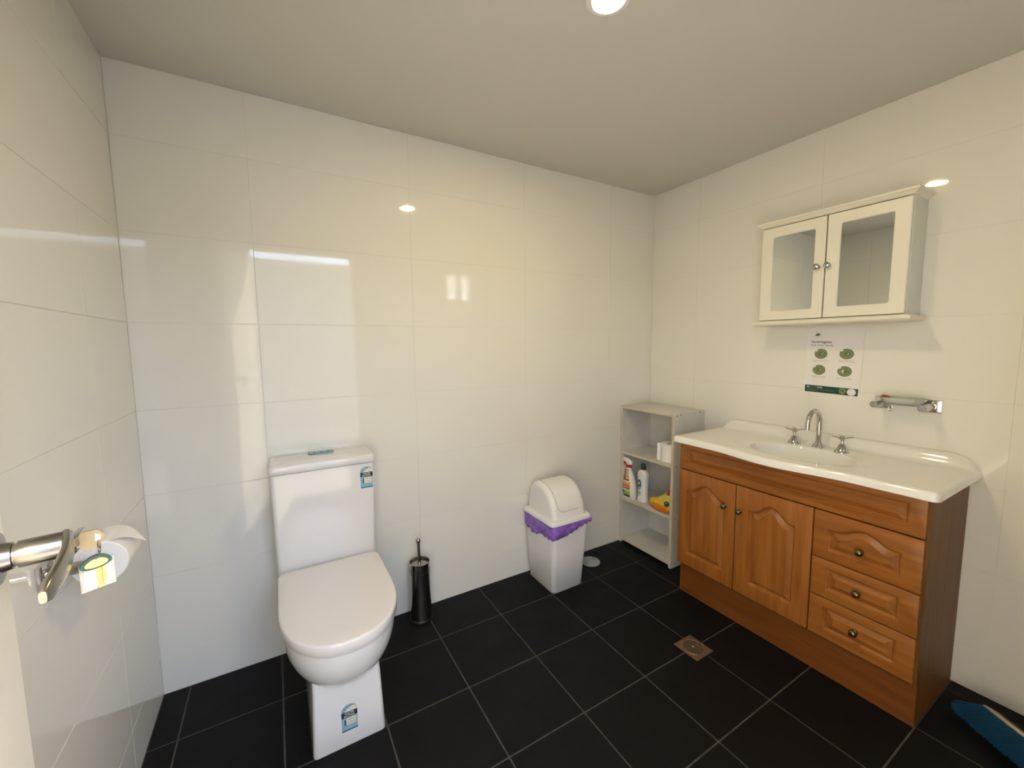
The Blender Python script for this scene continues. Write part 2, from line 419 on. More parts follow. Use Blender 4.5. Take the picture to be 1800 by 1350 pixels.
for h in (0.0012, -0.0016):
    plate('bow_hole', hole, kf, PCREAM, key, h, h + 0.0003)
lettering('lettering', 'AVA', Frame(kf.p(0.0130, 0, 0), -kv, kx, -kn), -0.005, 0.0, 0.010, 0.0038, PCREAM, key, h=0.0013)
rc = kf.p(0.0225, -0.0095, 0)
kr = tag(obj('key_ring', ring(rc, kx, 0.0075, 0.0007, 30, 8), CHROME), 'small steel split ring hanging from the brass key', 'key ring')
camdir = (Vector(CAM) - rc); camdir.z = 0; camdir.normalize()
tf_n = (camdir * 0.8 + Vector((0.25, -0.2, 0))).normalized()
tf_x = Vector((0, 0, 1)).cross(tf_n).normalized()
TF = Frame(rc + Vector((0, 0, -0.0150)) - tf_x * 0.0035, tf_x, Vector((0, 0, 1)), tf_n)
def egg(sx, sy, oy=0.0, n=36):
    pts = []
    for k in range(n):
        a = 2 * PI * k / n
        x = sx * math.cos(a); y = sy * math.sin(a)
        x *= 1.0 - 0.28 * (y / sy); pts.append((x + 0.12 * y, y + oy + 0.02 * x))
    return pts
kt = thing('key_tag', 'oval yellow key tag with a dark green rim below the door key', 'key tag', TF.o)
plate('rim', egg(0.0118, 0.0072), TF, TAGG, kt, -0.0016, 0.0016)
plate('insert', egg(0.0086, 0.0046, -0.0008), TF, TAGY, kt, 0.0017, 0.0021)
plate('eyelet', disc(0.0, 0.0048, 0.0024, 0.0016), TF, PRG, kt, 0.0021, 0.0026)
SC_ = 0.80
SF = Frame(TF.o + Vector((0, 0, -0.0045)) + tf_x * 0.001 - tf_n * 0.0045, tf_x, Vector((0, 0, 1)), tf_n)
sk = lambda a0, a1, b0, b1, s=0.02: [(SC_ * a, 1.15 * SC_ * (b_ + s * a)) for a, b_ in ((a0, b0), (a1, b0), (a1, b1), (a0, b1))]
slv = thing('key_sleeve', 'clear plastic sleeve with spare keys under the oval tag', 'key sleeve', SF.p(0, -0.028))
plate('pouch', sk(-0.0165, 0.0165, -0.0285, 0.004), SF, CLEAR, slv, -0.0012, 0.0012)
plate('paper_insert', sk(-0.0125, 0.0130, -0.0255, 0.002), SF, PCREAM, slv, 0.0013, 0.0017)
plate('spare_key', sk(-0.0010, 0.0030, -0.0275, 0.003), SF, KEYG, slv, 0.0018, 0.0034)
plate('spare_key', [(SC_ * a, 1.15 * SC_ * b_) for a, b_ in [(0.004, -0.0245), (0.0055, -0.025), (0.0075, -0.021), (0.0065, -0.018), (0.008, -0.014), (0.0065, -0.010), (0.0075, -0.004), (0.005, 0.003), (0.004, 0.003)]], SF, KEYG, slv, 0.0018, 0.0030)
plate('spare_key', sk(-0.0045, -0.0025, -0.0265, 0.003), SF, PCREAM, slv, 0.0018, 0.0026)

# ------------------------------------------------------------------ toilet-roll holder on the left wall
rz = 0.826
rh = thing('toilet_roll_holder', 'chrome toilet roll holder on the tiled wall beyond the door handle', 'roll holder', (0, -0.71, 0.80))
obj('wall_plate', box(0.0003, 0.011, -0.739, -0.686, 0.802, 0.850, 0.001), CHROME, rh)
obj('post', lathe([(0.0125, 0.011), (0.0125, 0.088), (0.0118, 0.090), (0.003, 0.0905)], (0, -0.712, rz), (1, 0, 0), 28), CHROME, rh)
obj('wall_plate', box(0.0003, 0.011, -0.583, -0.530, 0.802, 0.850, 0.001), CHROME, rh)
obj('post', lathe([(0.0125, 0.011), (0.0125, 0.088), (0.0118, 0.090), (0.003, 0.0905)], (0, -0.557, rz), (1, 0, 0), 28), CHROME, rh)
obj('roll_bar', tube([(0.075, -0.70, rz), (0.075, -0.569, rz)], 0.006), CHROME, rh)
rl = thing('toilet_roll', 'white toilet roll hanging on the chrome holder behind the keys', 'toilet roll', (0.075, -0.635, rz - 0.04), 'toilet rolls')
R1 = 0.047
bm = lathe([(0.0195, 0), (R1 - 0.002, 0), (R1, 0.002), (R1, 0.096), (R1 - 0.002, 0.098), (0.0195, 0.098), (0.0195, 0)], (0.075, -0.684, rz - 0.012), (0, 1, 0), 40, cap0=False, cap1=False)
obj('paper', bm, PAPER, rl)
obj('core', lathe([(0.0194, 0.001), (0.0194, 0.097), (0.0182, 0.097), (0.0182, 0.001), (0.0194, 0.001)], (0.075, -0.684, rz - 0.012), (0, 1, 0), 30, cap0=False, cap1=False), CARD, rl)
loops = []
for k in range(9):                                     # loose sheet folded to a point
    t = k / 8
    x = 0.088 + 0.052 * t; z = rz - 0.012 + R1 * 0.95 + 0.002 * math.sin(PI * t) - 0.030 * t * t
    y0 = -0.684 + 0.047 * t; y1 = -0.586 - 0.047 * t
    loops.append([(x, y0, z), (x, y1, z), (x, y1, z - 0.0006), (x, y0, z - 0.0006)])
obj('loose_sheet', loft(loops), PAPER, rl)

# ------------------------------------------------------------------ toilet
TX = 0.5645
toi = thing('toilet', 'white close-coupled toilet with its lid down against the back wall', 'toilet', (TX, -0.33, 0))
def rrect(cx, cy, hx, hy, r, n=6):
    pts = []
    for sx, sy, a0 in ((1, 1, 0), (-1, 1, PI / 2), (-1, -1, PI), (1, -1, 1.5 * PI)):
        for k in range(n + 1):
            a = a0 + k / n * PI / 2
            pts.append((cx + sx * (hx - r) + r * math.cos(a), cy + sy * (hy - r) + r * math.sin(a)))
    return pts
def dloop(w_, yb, ym, yf, z, rb=0.03, n=26, pw=2.25):
    """plan of a seat: straight back with round corners, straight sides, rounded nose"""
    pts = []
    for k in range(6):
        a = PI / 2 * k / 5; pts.append((TX + w_ - rb + rb * math.cos(a), yb - rb + rb * math.sin(a), z))
    for k in range(6):
        a = PI / 2 + PI / 2 * k / 5; pts.append((TX - w_ + rb + rb * math.cos(a), yb - rb + rb * math.sin(a), z))
    for k in range(n + 1):
        a = PI + PI * k / n
        c, s = math.cos(a), math.sin(a)
        pts.append((TX + w_ * math.copysign(abs(c) ** (2 / pw), c), ym + (ym - yf) * -abs(s) ** (2 / pw), z))
    return pts
# pedestal
loops = []
for z, hw, yb, yf in ((0.0, 0.1085, -0.155, -0.553), (0.004, 0.1095, -0.150, -0.555), (0.10, 0.1055, -0.150, -0.552), (0.20, 0.1015, -0.150, -0.548), (0.27, 0.100, -0.150, -0.53), (0.34, 0.10, -0.15, -0.50)):
    loops.append([(a, b_, z) for a, b_ in rrect(TX, (yb + yf) / 2, hw, (yb - yf) / 2, 0.014)])
obj('pedestal', loft(loops), CER, toi, ang=60)
# bowl
loops = []
for k in range(15):
    t = k / 14; f = math.sqrt(max(0, 1 - (1 - t) ** 2)); z = 0.206 + 0.182 * t
    g = 0.25 + 0.75 * f
    loops.append(dloop(0.075 + 0.099 * f, -0.135 - 0.03 * (1 - f), -0.30 - 0.11 * f, -0.50 - 0.160 * f, z, rb=0.02 + 0.01 * f, pw=2.2))
loops.append(dloop(0.170, -0.139, -0.405, -0.655, 0.3895))
obj('bowl', loft(loops), CER, toi, ang=60)
# cistern
loops = []
for z, hw, yf in ((0.30, 0.170, -0.150), (0.39, 0.1755, -0.158), (0.80, 0.1835, -0.160)):
    loops.append([(a, b_, z) for a, b_ in rrect(TX, (yf - 0.003) / 2, hw, (-yf - 0.003) / 2, 0.014)])
cis = obj('cistern', loft(loops), CER, toi, ang=60)
loops = []
for z, d in ((0.8025, 0.003), (0.805, 0.0), (0.826, 0.0), (0.8325, 0.0025), (0.8355, 0.007), (0.837, 0.013)):
    loops.append([(a, b_, z) for a, b_ in rrect(TX, -0.0855, 0.187 - d, 0.0825 - d, 0.016)])
lid = obj('cistern_lid', loft(loops), CER, toi, ang=60)
fb = obj('flush_button', box(TX - 0.044, TX + 0.044, -0.050, -0.018, 0.8365, 0.8405, 0.0015), PSKY, lid)
for k in (-1, 0, 1):
    obj('button_mark', box(TX + k * 0.026 - 0.002, TX + k * 0.026 + 0.002, -0.040, -0.028, 0.8403, 0.8411), PNAVY, lid, smooth=False)
obj('button_frame', box(TX - 0.047, TX + 0.047, -0.053, -0.015, 0.836, 0.8385, 0.001), PRGR, lid)
# seat and lid
def slab(w_, yb, ym, yf, z0, z1, r):
    L_ = [dloop(w_ - 0.002, yb - 0.002, ym, yf + 0.002, z0), dloop(w_, yb, ym, yf, z0 + 0.002), dloop(w_, yb, ym, yf, z1 - r)]
    for k in range(1, 5):
        a = PI / 2 * k / 4; d = r * (1 - math.cos(a))
        L_.append(dloop(w_ - d, yb - d, ym, yf + d, z1 - r + r * math.sin(a)))
    L_.append(dloop(w_ * 0.80, yb - 0.04, ym, yf + 0.04, z1 + 0.0015))
    return loft(L_)
obj('seat', slab(0.174, -0.176, -0.42, -0.664, 0.3905, 0.398, 0.002), SEAT, toi, ang=50)
obj('seat_lid', slab(0.179, -0.172, -0.42, -0.671, 0.3990, 0.434, 0.007), SEAT, toi, ang=50)
for s in (-1, 1):
    obj('hinge', box(TX + s * 0.085 - 0.012, TX + s * 0.085 + 0.012, -0.176, -0.155, 0.388, 0.414, 0.003), SEAT, toi)

def rating_sticker(fr, parent, shift=1.0):
    """round-topped water rating label, 0.052 wide x 0.092 tall"""
    def dome(wd, hb, ht, ins=0.0):
        pts = [(-wd, -hb), (wd, -hb)]
        for k in range(13):
            a = PI * k / 12
            pts.append((wd * math.cos(a), ht + (wd * 0.80) * math.sin(a)))
        return pts
    st = plate('rating_sticker', dome(0.0260, 0.046, 0.025), fr, PRW, parent, 0.0004, 0.0008)
    plate('field', dome(0.0240, 0.044, 0.0245), fr, PSKY, st, 0.0008, 0.0010)
    plate('badge', [(-0.012, 0.020), (0.0235, 0.020), (0.0235, 0.030), (0.012, 0.036), (0.002, 0.034), (-0.008, 0.027)], fr, PCREAM, st, 0.0010, 0.0012)
    for a_, b_ in ((-0.018, 0.024), (-0.0145, 0.031), (-0.0065, 0.0365), (0.003, 0.0385)):
        pts = []
        for k in range(10):
            rr = 0.0028 if k % 2 == 0 else 0.0013
            pts.append((a_ + rr * math.sin(2 * PI * k / 10), b_ + rr * math.cos(2 * PI * k / 10)))
        plate('star', pts, fr, PTEAL, st, 0.0010, 0.0012)
    plate('black_band', rect(-0.024, 0.024, 0.002, 0.020), fr, PRK, st, 0.0010, 0.0012)
    lettering('lettering', 'WATER', fr, -0.014, 0.0120, 0.029, 0.0060, PRW, st, h=0.0014, heavy=0.01)
    lettering('lettering', 'RATING', fr, -0.016, 0.0040, 0.031, 0.0060, PRW, st, h=0.0014, heavy=0.01)
    plate('value_panel', rect(-0.010, 0.019, -0.024, -0.002), fr, PCREAM, st, 0.0010, 0.0012)
    for b_ in (-0.008, -0.017):
        plate('print_line', rect(-0.006, 0.015, b_ - 0.0008, b_ + 0.0008), fr, PRGR, st, 0.0012, 0.0014)
    plate('drop_icon', rect(-0.0155, -0.0105, -0.024, -0.005), fr, PNAVY, st, 0.0010, 0.0012)
    plate('foot_band', rect(-0.024, 0.024, -0.044, -0.040), fr, PNAVY, st, 0.0010, 0.0012)
    return st
rating_sticker(Frame((0.7165, -0.1603, 0.7430), (1, 0, 0), (0, 0, 1), (0, -1, 0)), toi)
rating_sticker(Frame((0.5630, -0.5525, 0.0960), (1, 0, 0), (0, 0.02, 1), (0, -1, 0.02)), toi)

# ------------------------------------------------------------------ toilet brush
BX, BY = 0.947, -0.076
bh = thing('toilet_brush_holder', 'dark polished steel toilet brush canister on the floor beside the toilet', 'brush holder', (BX, BY, 0))
can = obj('canister', lathe([(0.049, 0.010), (0.049, 0.015), (0.0455, 0.272), (0.0468, 0.278), (0.0440, 0.279), (0.0430, 0.262)], (BX, BY, 0), segs=48), CHROMED, bh, ang=50)
obj('base_ring', lathe([(0.049, 0.0), (0.053, 0.002), (0.053, 0.008), (0.050, 0.014), (0.048, 0.014)], (BX, BY, 0), segs=48), BLACK, bh)
for row, z in enumerate((0.232, 0.246)):
    for k in range(20):
        a = 2 * PI * k / 20
        d = Vector((math.cos(a), math.sin(a), 0))
        obj('vent_hole', lathe([(0.0032, 0), (0.0032, 0.0008)], Vector((BX, BY, z)) + d * 0.0457, d, 10), BLACK, bh, smooth=False)
tb = thing('toilet_brush', 'steel toilet brush with a thin capped handle standing in the canister', 'brush', (BX - 0.004, BY, 0.05))
obj('cover_disc', lathe([(0.0395, 0.264), (0.0395, 0.268), (0.030, 0.2695), (0.009, 0.271)], (BX, BY, 0), segs=40), CHROMED, tb)
obj('handle', tube([(BX, BY, 0.03), (BX, BY, 0.268), (BX - 0.003, BY, 0.372)], [0.0072, 0.0072, 0.0066], 16), CHROMED, tb)
obj('handle_cap', lathe([(0.0085, 0.371), (0.0098, 0.373), (0.0098, 0.383), (0.008, 0.3855), (0.002, 0.386)], (BX - 0.003, BY, 0), segs=20), CHROMED, tb)
obj('brush_head', lathe([(0.012, 0.030), (0.032, 0.036), (0.034, 0.09), (0.012, 0.10)], (BX, BY, 0), segs=20), PRW, tb)

# ------------------------------------------------------------------ swing bin and liner
bn = thing('swing_bin', 'white plastic swing-top rubbish bin standing on the floor by the back wall', 'bin', (1.675, -0.145, 0))
loops = []
for z, xa, xb, ya, yb in ((0.0, 1.582, 1.766, -0.250, -0.028), (0.004, 1.578, 1.770, -0.256, -0.024), (0.20, 1.568, 1.784, -0.268, -0.016), (0.366, 1.560, 1.794, -0.277, -0.010)):
    loops.append([(a, b_, z) for a, b_ in rrect((xa + xb) / 2, (ya + yb) / 2, (xb - xa) / 2, (yb - ya) / 2, 0.024)])
obj('bucket', loft(loops), BINP, bn, ang=60)
LX0, LX1, LY0, LY1 = 1.549, 1.805, -0.288, -0.006
loops = []
for z, d in ((0.372, 0.004), (0.372, 0.0), (0.386, 0.0), (0.391, 0.003), (0.393, 0.012), (0.393, 0.022)):
    loops.append([(a, b_, z) for a, b_ in rrect((LX0 + LX1) / 2, (LY0 + LY1) / 2, (LX1 - LX0) / 2 - d, (LY1 - LY0) / 2 - d, 0.026)])
lidb = obj('lid_rim', loft(loops), BINP, bn, ang=50)
prof = []
yb, yf, zb = -0.024, -0.266, 0.392
ZT = 0.552
for k in range(25):
    a = PI * k / 24
    ex, ez = (0.70, 0.80) if a < PI / 2 else (0.92, 0.94)
    y = -0.125 + ((yb + 0.125) if a < PI / 2 else (-0.125 - yf)) * math.copysign(abs(math.cos(a)) ** ex, math.cos(a))
    z = zb + (ZT - zb) * abs(math.sin(a)) ** ez
    prof.append((y, z))
def hood_mesh():
    n = 8; rnd = 0.028; x0, x1 = LX0 + 0.022, LX1 - 0.022; cy = (yb + yf) / 2
    L_ = []
    half = [(x0 + rnd * (1 - math.cos(PI / 2 * k / n)), rnd * (1 - math.sin(PI / 2 * k / n))) for k in range(n + 1)]
    full = half + [(x1 - (x - x0), d) for x, d in reversed(half)]
    for x, d in full:
        sy = 1 - d / ((yb - yf) / 2); sz = 1 - d / (ZT - zb)
        L_.append([(x, cy + (y - cy) * sy, zb + (z - zb) * sz) for y, z in prof])
    return L_
HL = hood_mesh()
obj('hood', loft(HL, True, True, closed=False), BINP, bn, ang=60)
# swing flap: slightly proud curved plate on the front of the hood
def flap_pt(u, v, lift):
    x = LX0 + 0.052 + (LX1 - LX0 - 0.104) * u
    q = 11 + v * 11.2; i = min(int(q), 23); f = q - i
    y = prof[i][0] * (1 - f) + prof[i + 1][0] * f; z = prof[i][1] * (1 - f) + prof[i + 1][1] * f
    cy = (yb + yf) / 2; n = Vector((0, (y - cy) / 0.121 ** 2, (z - zb) / 0.168 ** 2)).normalized()
    return Vector((x, y, z)) + n * lift
bm = bmesh.new(); NU, NV = 16, 18
def flapw(v): return 1.0 if v < 0.80 else math.sqrt(max(0.0, 1 - ((v - 0.80) / 0.20) ** 2)) * 0.28 + 0.72
top = [[bm.verts.new(flap_pt(0.5 + (u / NU - 0.5) * flapw(v / NV), v / NV, 0.0022)) for u in range(NU + 1)] for v in range(NV + 1)]
bot = [[bm.verts.new(flap_pt(0.5 + (u / NU - 0.5) * flapw(v / NV), v / NV, -0.002)) for u in range(NU + 1)] for v in range(NV + 1)]
for v in range(NV):
    for u in range(NU):
        bm.faces.new((top[v][u], top[v][u + 1], top[v + 1][u + 1], top[v + 1][u]))
        bm.faces.new((bot[v][u], bot[v + 1][u], bot[v + 1][u + 1], bot[v][u + 1]))
for u in range(NU):
    bm.faces.new((top[0][u], bot[0][u], bot[0][u + 1], top[0][u + 1])); bm.faces.new((top[NV][u], top[NV][u + 1], bot[NV][u + 1], bot[NV][u]))
for v in range(NV):
    bm.faces.new((top[v][0], top[v + 1][0], bot[v + 1][0], bot[v][0])); bm.faces.new((top[v][NU], bot[v][NU], bot[v + 1][NU], top[v + 1][NU]))
flp = obj('swing_flap', bm, BINP, lidb, ang=35)
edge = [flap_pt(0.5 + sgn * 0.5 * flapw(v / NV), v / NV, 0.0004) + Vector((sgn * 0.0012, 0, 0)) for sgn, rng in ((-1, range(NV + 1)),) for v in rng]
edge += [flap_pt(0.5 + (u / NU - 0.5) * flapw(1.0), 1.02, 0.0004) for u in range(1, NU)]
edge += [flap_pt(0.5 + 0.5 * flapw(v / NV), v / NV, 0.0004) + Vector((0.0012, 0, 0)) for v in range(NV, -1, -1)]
obj('flap_gap_shade', tube(edge, 0.0009, 8), GRYPL, lidb)  # thin grey tube in place of the shadow line around the flap
# liner folded over the rim
bm = bmesh.new(); rows = []
N = 150
per = rrect(1.677, -0.1435, 0.1185, 0.135, 0.028, 6)
def along(pts, n):
    P = [Vector((a, b_, 0)) for a, b_ in pts]; P.append(P[0])
    d = [0]
    for a, b_ in zip(P, P[1:]): d.append(d[-1] + (b_ - a).length)
    out = []
    for k in range(n):
        s = d[-1] * k / n; i = max(j for j in range(len(d)) if d[j] <= s + 1e-9); i = min(i, len(P) - 2)
        out.append(P[i].lerp(P[i + 1], (s - d[i]) / max(1e-9, d[i + 1] - d[i])))
    return out
ap = along(per, N)
cc = Vector((1.677, -0.1435, 0))
for j in range(9):
    t = j / 8; row = []
    for k, p in enumerate(ap):
        d = (p - cc).normalized()
        wv = noise.noise(Vector((p.x * 14, p.y * 14, 3.1)))
        fr_ = 1.0 if p.y > -0.26 and p.x > 1.74 else 0.0
        # lower on the left and at the front corner, higher along the front right
        drop = 0.020 + 0.052 * max(0, min(1, (1.79 - p.x) / 0.19)) + 0.016 * wv + 0.012 * max(0, min(1, (p.y + 0.25) / 0.15))
        cr_ = noise.noise(Vector((p.x * 45, p.y * 45, t * 3.0 + 9)))
        out = 0.004 + 0.006 * math.sin(PI * min(1, t * 1.1)) + 0.0085 * cr_ * (0.3 + t)
        if p.y > -0.05: out = min(out, 0.003)
        if p.x > 1.78: out += 0.012 * math.sin(PI * t) + 0.004 * max(0, wv)
        q = p + d * out; q.z = 0.3715 - drop * t * (1 + 0.10 * cr_)
        q.y = min(q.y, -0.004)
        row.append(bm.verts.new(q))
    rows.append(row)
for a, b_ in zip(rows, rows[1:]):
    for k in range(N):
        bm.faces.new((a[k], a[(k + 1) % N], b_[(k + 1) % N], b_[k]))
lin_ = tag(obj('bin_liner', bm, BAG, ang=180), 'purple plastic bin liner folded out under the bin lid', 'bin liner')
md = lin_.modifiers.new('thick', 'SOLIDIFY'); md.thickness = 0.0008; md.offset = 1

# ------------------------------------------------------------------ bookcase in the corner
SX, SYR = 2.285, -0.402
bk = thing('bookcase', 'low white melamine bookcase in the corner next to the vanity', 'bookcase', ((SX + W) / 2, SYR / 2, 0))
T = 0.016
XB = W - 0.003
def board(name, x0, x1, y0, y1, z0, z1):
    o = obj(name, box(x0, x1, y0, y1, z0, z1, 0.0006, 1), MEL, bk, smooth=False)
    e = obj('edge_strip', box(x0 - 0.0006, x0 + 0.0002, y0 + 0.0005, y1 - 0.0005, z0 + 0.0005, z1 - 0.0005), MELE, o, smooth=False)
    return o
sl_ = board('side_panel', SX, XB, -0.004 - T, -0.004, 0.0, 0.884)
sr_ = board('side_panel', SX, XB, SYR, SYR + T, 0.0, 0.884)
board('top_panel', SX, XB, SYR + T, -0.004 - T, 0.868, 0.884)
board('shelf', SX + 0.002, XB - 0.004, SYR + T, -0.004 - T, 0.580, 0.596)
board('shelf', SX + 0.002, XB - 0.004, SYR + T, -0.004 - T, 0.283, 0.299)
board('bottom_panel', SX + 0.002, XB - 0.004, SYR + T, -0.004 - T, 0.016, 0.032)
obj('back_panel', box(XB - 0.004, XB, SYR + T, -0.004 - T, 0.010, 0.868), MEL, bk, smooth=False)
for x, z in ((2.305, 0.872), (2.335, 0.876), (2.50, 0.877), (2.310, 0.588), (2.31, 0.291), (2.318, 0.024)):
    obj('screw', lathe([(0.004, 0), (0.004, 0.0008)], (x, SYR, z), (0, -1, 0), 12), PRG, sr_, smooth=False)
obj('screw', lathe([(0.004, 0), (0.004, 0.0008)], (2.34, -0.085, 0.596), (0, 0, 1), 12), PRGR, bk, smooth=False)

# roll on the upper shelf
rx, ry, rz0 = 2.352, -0.328, 0.597
ro = thing('toilet_roll', 'white toilet roll standing upright on the top shelf of the bookcase', 'toilet roll', (rx, ry, rz0), 'toilet rolls')
obj('paper', lathe([(0.020, 0), (0.052, 0), (0.054, 0.002), (0.054, 0.100), (0.052, 0.102), (0.020, 0.102), (0.020, 0)], (rx, ry, rz0), segs=44, cap0=False, cap1=False), PAPER, ro)
obj('core', lathe([(0.0199, 0.001), (0.0199, 0.101), (0.0185, 0.101), (0.0185, 0.001), (0.0199, 0.001)], (rx, ry, rz0), segs=30, cap0=False, cap1=False), CARD, ro)
loops = []
for k in range(7):
    t = k / 6; a = PI * 0.72 + 0.10 * t
    q = Vector((rx, ry, 0)) + Vector((math.cos(a), math.sin(a), 0)) * 0.0545 + Vector((-0.2, 0.98, 0)) * 0.020 * t
    q2 = q + Vector((0.5, 0.5, 0)) * 0.0006
    loops.append([(q.x, q.y, rz0 + 0.001), (q2.x, q2.y, rz0 + 0.001), (q2.x, q2.y, rz0 + 0.101), (q.x, q.y, rz0 + 0.101)])
obj('loose_sheet', loft(loops), PAPER, ro)

# spray bottle
def sup(cx, cy, hx, hy, z, n=32, pw=2.8):
    return [(cx + hx * math.copysign(abs(math.cos(a)) ** (2 / pw), math.cos(a)), cy + hy * math.copysign(abs(math.sin(a)) ** (2 / pw), math.sin(a)), z) for a in [2 * PI * k / n for k in range(n)]]
sx_, sy_, sz_ = 2.307, -0.067, 0.2995
sp = thing('spray_bottle', 'white trigger spray cleaner with red collar on the bookcase shelf', 'spray bottle', (sx_, sy_, sz_))
sil = [(0, .024, .042, 0), (.003, .026, .046, 0), (.03, .027, .047, 0), (.09, .026, .044, 0.001), (.12, .025, .039, .003), (.15, .022, .031, .007), (.172, .018, .024, .009), (.188, .014, .017, .010), (.200, .0125, .0125, .010)]
obj('bottle', loft([sup(sx_, sy_ + d, hx, hy, sz_ + z) for z, hx, hy, d in sil]), WPL, sp, ang=60)
obj('collar', lathe([(0.0155, 0.197), (0.0165, 0.199), (0.0165, 0.214), (0.015, 0.216)], (sx_, sy_ + 0.010, sz_), segs=28), RED, sp)
hd = []
for y, zc, hz, hx in ((-0.030, .226, .005, .008), (-0.026, .228, .010, .011), (-0.010, .232, .015, .0125), (0.010, .236, .018, .013), (0.028, .243, .013, .012), (0.040, .247, .009, .010), (0.044, .248, .007, .008)):
    hd.append([(sx_ + hx * math.copysign(abs(math.cos(a)) ** .7, math.cos(a)), sy_ + 0.010 + y, sz_ + zc + hz * math.copysign(abs(math.sin(a)) ** .7, math.sin(a))) for a in [2 * PI * k / 18 for k in range(18)]])
obj('spray_head', loft(hd), WPL, sp, ang=60)
obj('neck', lathe([(0.012, 0.213), (0.011, 0.228)], (sx_, sy_ + 0.010, sz_), segs=20), WPL, sp)
obj('nozzle', lathe([(0.009, 0.0), (0.009, 0.008)], (sx_, sy_ + 0.054, sz_ + 0.248), (0, 1, 0), 16), RED, sp)
obj('trigger', tube([(sx_, sy_ + 0.036, sz_ + .240), (sx_, sy_ + 0.043, sz_ + .226), (sx_, sy_ + 0.050, sz_ + .206), (sx_, sy_ + 0.058, sz_ + .196)], [.006, .0055, .005, .004], 12), RED, sp)
# wrapped labels follow the bottle front
def wrap_label(name, rows_, m, parent, cx, cy, sil_, zoff, lift, pw=2.8):
    """rows: (z, y0, y1) offsets; the patch hugs the -x face of the lofted bottle"""
    bm = bmesh.new(); g = []
    for z, ya, yb_ in rows_:
        for a_, b_ in zip(sil_, sil_[1:]):
            if a_[0] <= z <= b_[0]:
                f = (z - a_[0]) / (b_[0] - a_[0]); hx = a_[1] + (b_[1] - a_[1]) * f; hy = a_[2] + (b_[2] - a_[2]) * f; d = a_[3] + (b_[3] - a_[3]) * f
        r_ = []
        for k in range(9):
            y = ya + (yb_ - ya) * k / 8
            v = max(-0.97, min(0.97, (y - d) / hy)); x = -hx * (1 - abs(v) ** pw) ** (1 / pw)
            r_.append(bm.verts.new((cx + x - lift, cy + y, zoff + z)))
        g.append(r_)
    for a_, b_ in zip(g, g[1:]):
        for k in range(8): bm.faces.new((a_[k], a_[k + 1], b_[k + 1], b_[k]))
    o = obj(name, bm, m, parent, ang=180)
    mo = o.modifiers.new('thick', 'SOLIDIFY'); mo.thickness = 0.0003; mo.offset = 0
    return o
def zr(z0, z1, ya0, yb0, ya1, yb1, n=6): return [(z0 + (z1 - z0) * k / n, ya0 + (ya1 - ya0) * k / n, yb0 + (yb1 - yb0) * k / n) for k in range(n + 1)]
lb = wrap_label('front_label', zr(.018, .110, -.026, .038, -.024, .032), PORA, sp, sx_, sy_, sil, sz_, .0004)
wrap_label('label_foot', zr(.018, .055, -.026, .038, -.026, .037), PLIME, lb, sx_, sy_, sil, sz_, .0008)
wrap_label('label_corner', zr(.030, .052, .012, .038, .018, .037), PBLUE, lb, sx_, sy_, sil, sz_, .0012)
wrap_label('label_base', zr(.018, .030, -.026, .030, -.026, .010), PDG, lb, sx_, sy_, sil, sz_, .0012)
wrap_label('red_flash', zr(.066, .090, -.021, .035, -.020, .033), PRED, lb, sx_, sy_, sil, sz_, .0010)
lettering('lettering', 'AJAX', Frame((sx_ - .0292, sy_ + .033, sz_ + .070), (0, -1, 0), (0, 0, 1), (-1, 0, 0)), 0, 0, .052, .017, PRW, sp, h=0, heavy=.012)
wrap_label('label_rule', zr(.056, .063, -.022, .036, -.022, .035), PRW, lb, sx_, sy_, sil, sz_, .0012)
ul = wrap_label('neck_label', zr(.118, .186, -.016, .032, -.004, .022), PRED, sp, sx_, sy_, sil, sz_, .0004)
wrap_label('neck_print', zr(.128, .180, -.012, .014, -.002, .012), PCREAM, ul, sx_, sy_, sil, sz_, .0009)
wrap_label('neck_print', zr(.138, .152, -.008, .012, -.006, .012), PLIME, ul, sx_, sy_, sil, sz_, .0013)
wrap_label('neck_print', zr(.160, .172, -.002, .012, 0, .012), PLIME, ul, sx_, sy_, sil, sz_, .0013)

# cream cleanser bottle
cx_, cy_, cz_ = 2.332, -0.151, 0.2995
cb = thing('cleanser_bottle', 'white cream cleanser bottle with dark green cap next to the spray bottle', 'bottle', (cx_, cy_, cz_))
sil2 = [(0, .020, .031, 0), (.003, .022, .034, 0), (.020, .022, .034, 0), (.030, .021, .031, 0), (.150, .021, .031, 0), (.160, .022, .034, 0), (.180, .022, .034, 0), (.192, .018, .026, 0), (.200, .012, .016, 0), (.208, .0105, .0125, 0)]
obj('bottle', loft([sup(cx_, cy_, hx, hy, cz_ + z, pw=3.2) for z, hx, hy, d in sil2]), WPL, cb, ang=50)
obj('cap', lathe([(0.0150, 0.203), (0.0155, 0.205), (0.0135, 0.232), (0.012, 0.238), (0.004, 0.239)], (cx_, cy_, cz_), segs=26), GREENC, cb)
l2 = wrap_label('front_label', zr(.040, .148, -.004, .0285, -.004, .0285), PRW, cb, cx_, cy_, sil2, cz_, .0004, 3.2)
def oval_label(name, m, zc, yc, rz_, ry_, lift):
    n = 8
    return wrap_label(name, [(zc - rz_ + 2 * rz_ * k / n, yc - ry_ * math.sqrt(max(.02, 1 - (2 * k / n - 1) ** 2)), yc + ry_ * math.sqrt(max(.02, 1 - (2 * k / n - 1) ** 2))) for k in range(n + 1)], m, l2, cx_, cy_, sil2, cz_, lift, 3.2)
oval_label('swirl', PBLUE, .110, .011, .034, .0165, .0008)
oval_label('swirl', PSKY, .096, .010, .018, .013, .0011)
oval_label('roundel', PNAVY, .116, .011, .021, .0135, .0014)
oval_label('scent_mark', PNAVY, .058, .010, .009, .010, .0008)
oval_label('scent_mark', PRW, .058, .010, .005, .006, .0011)
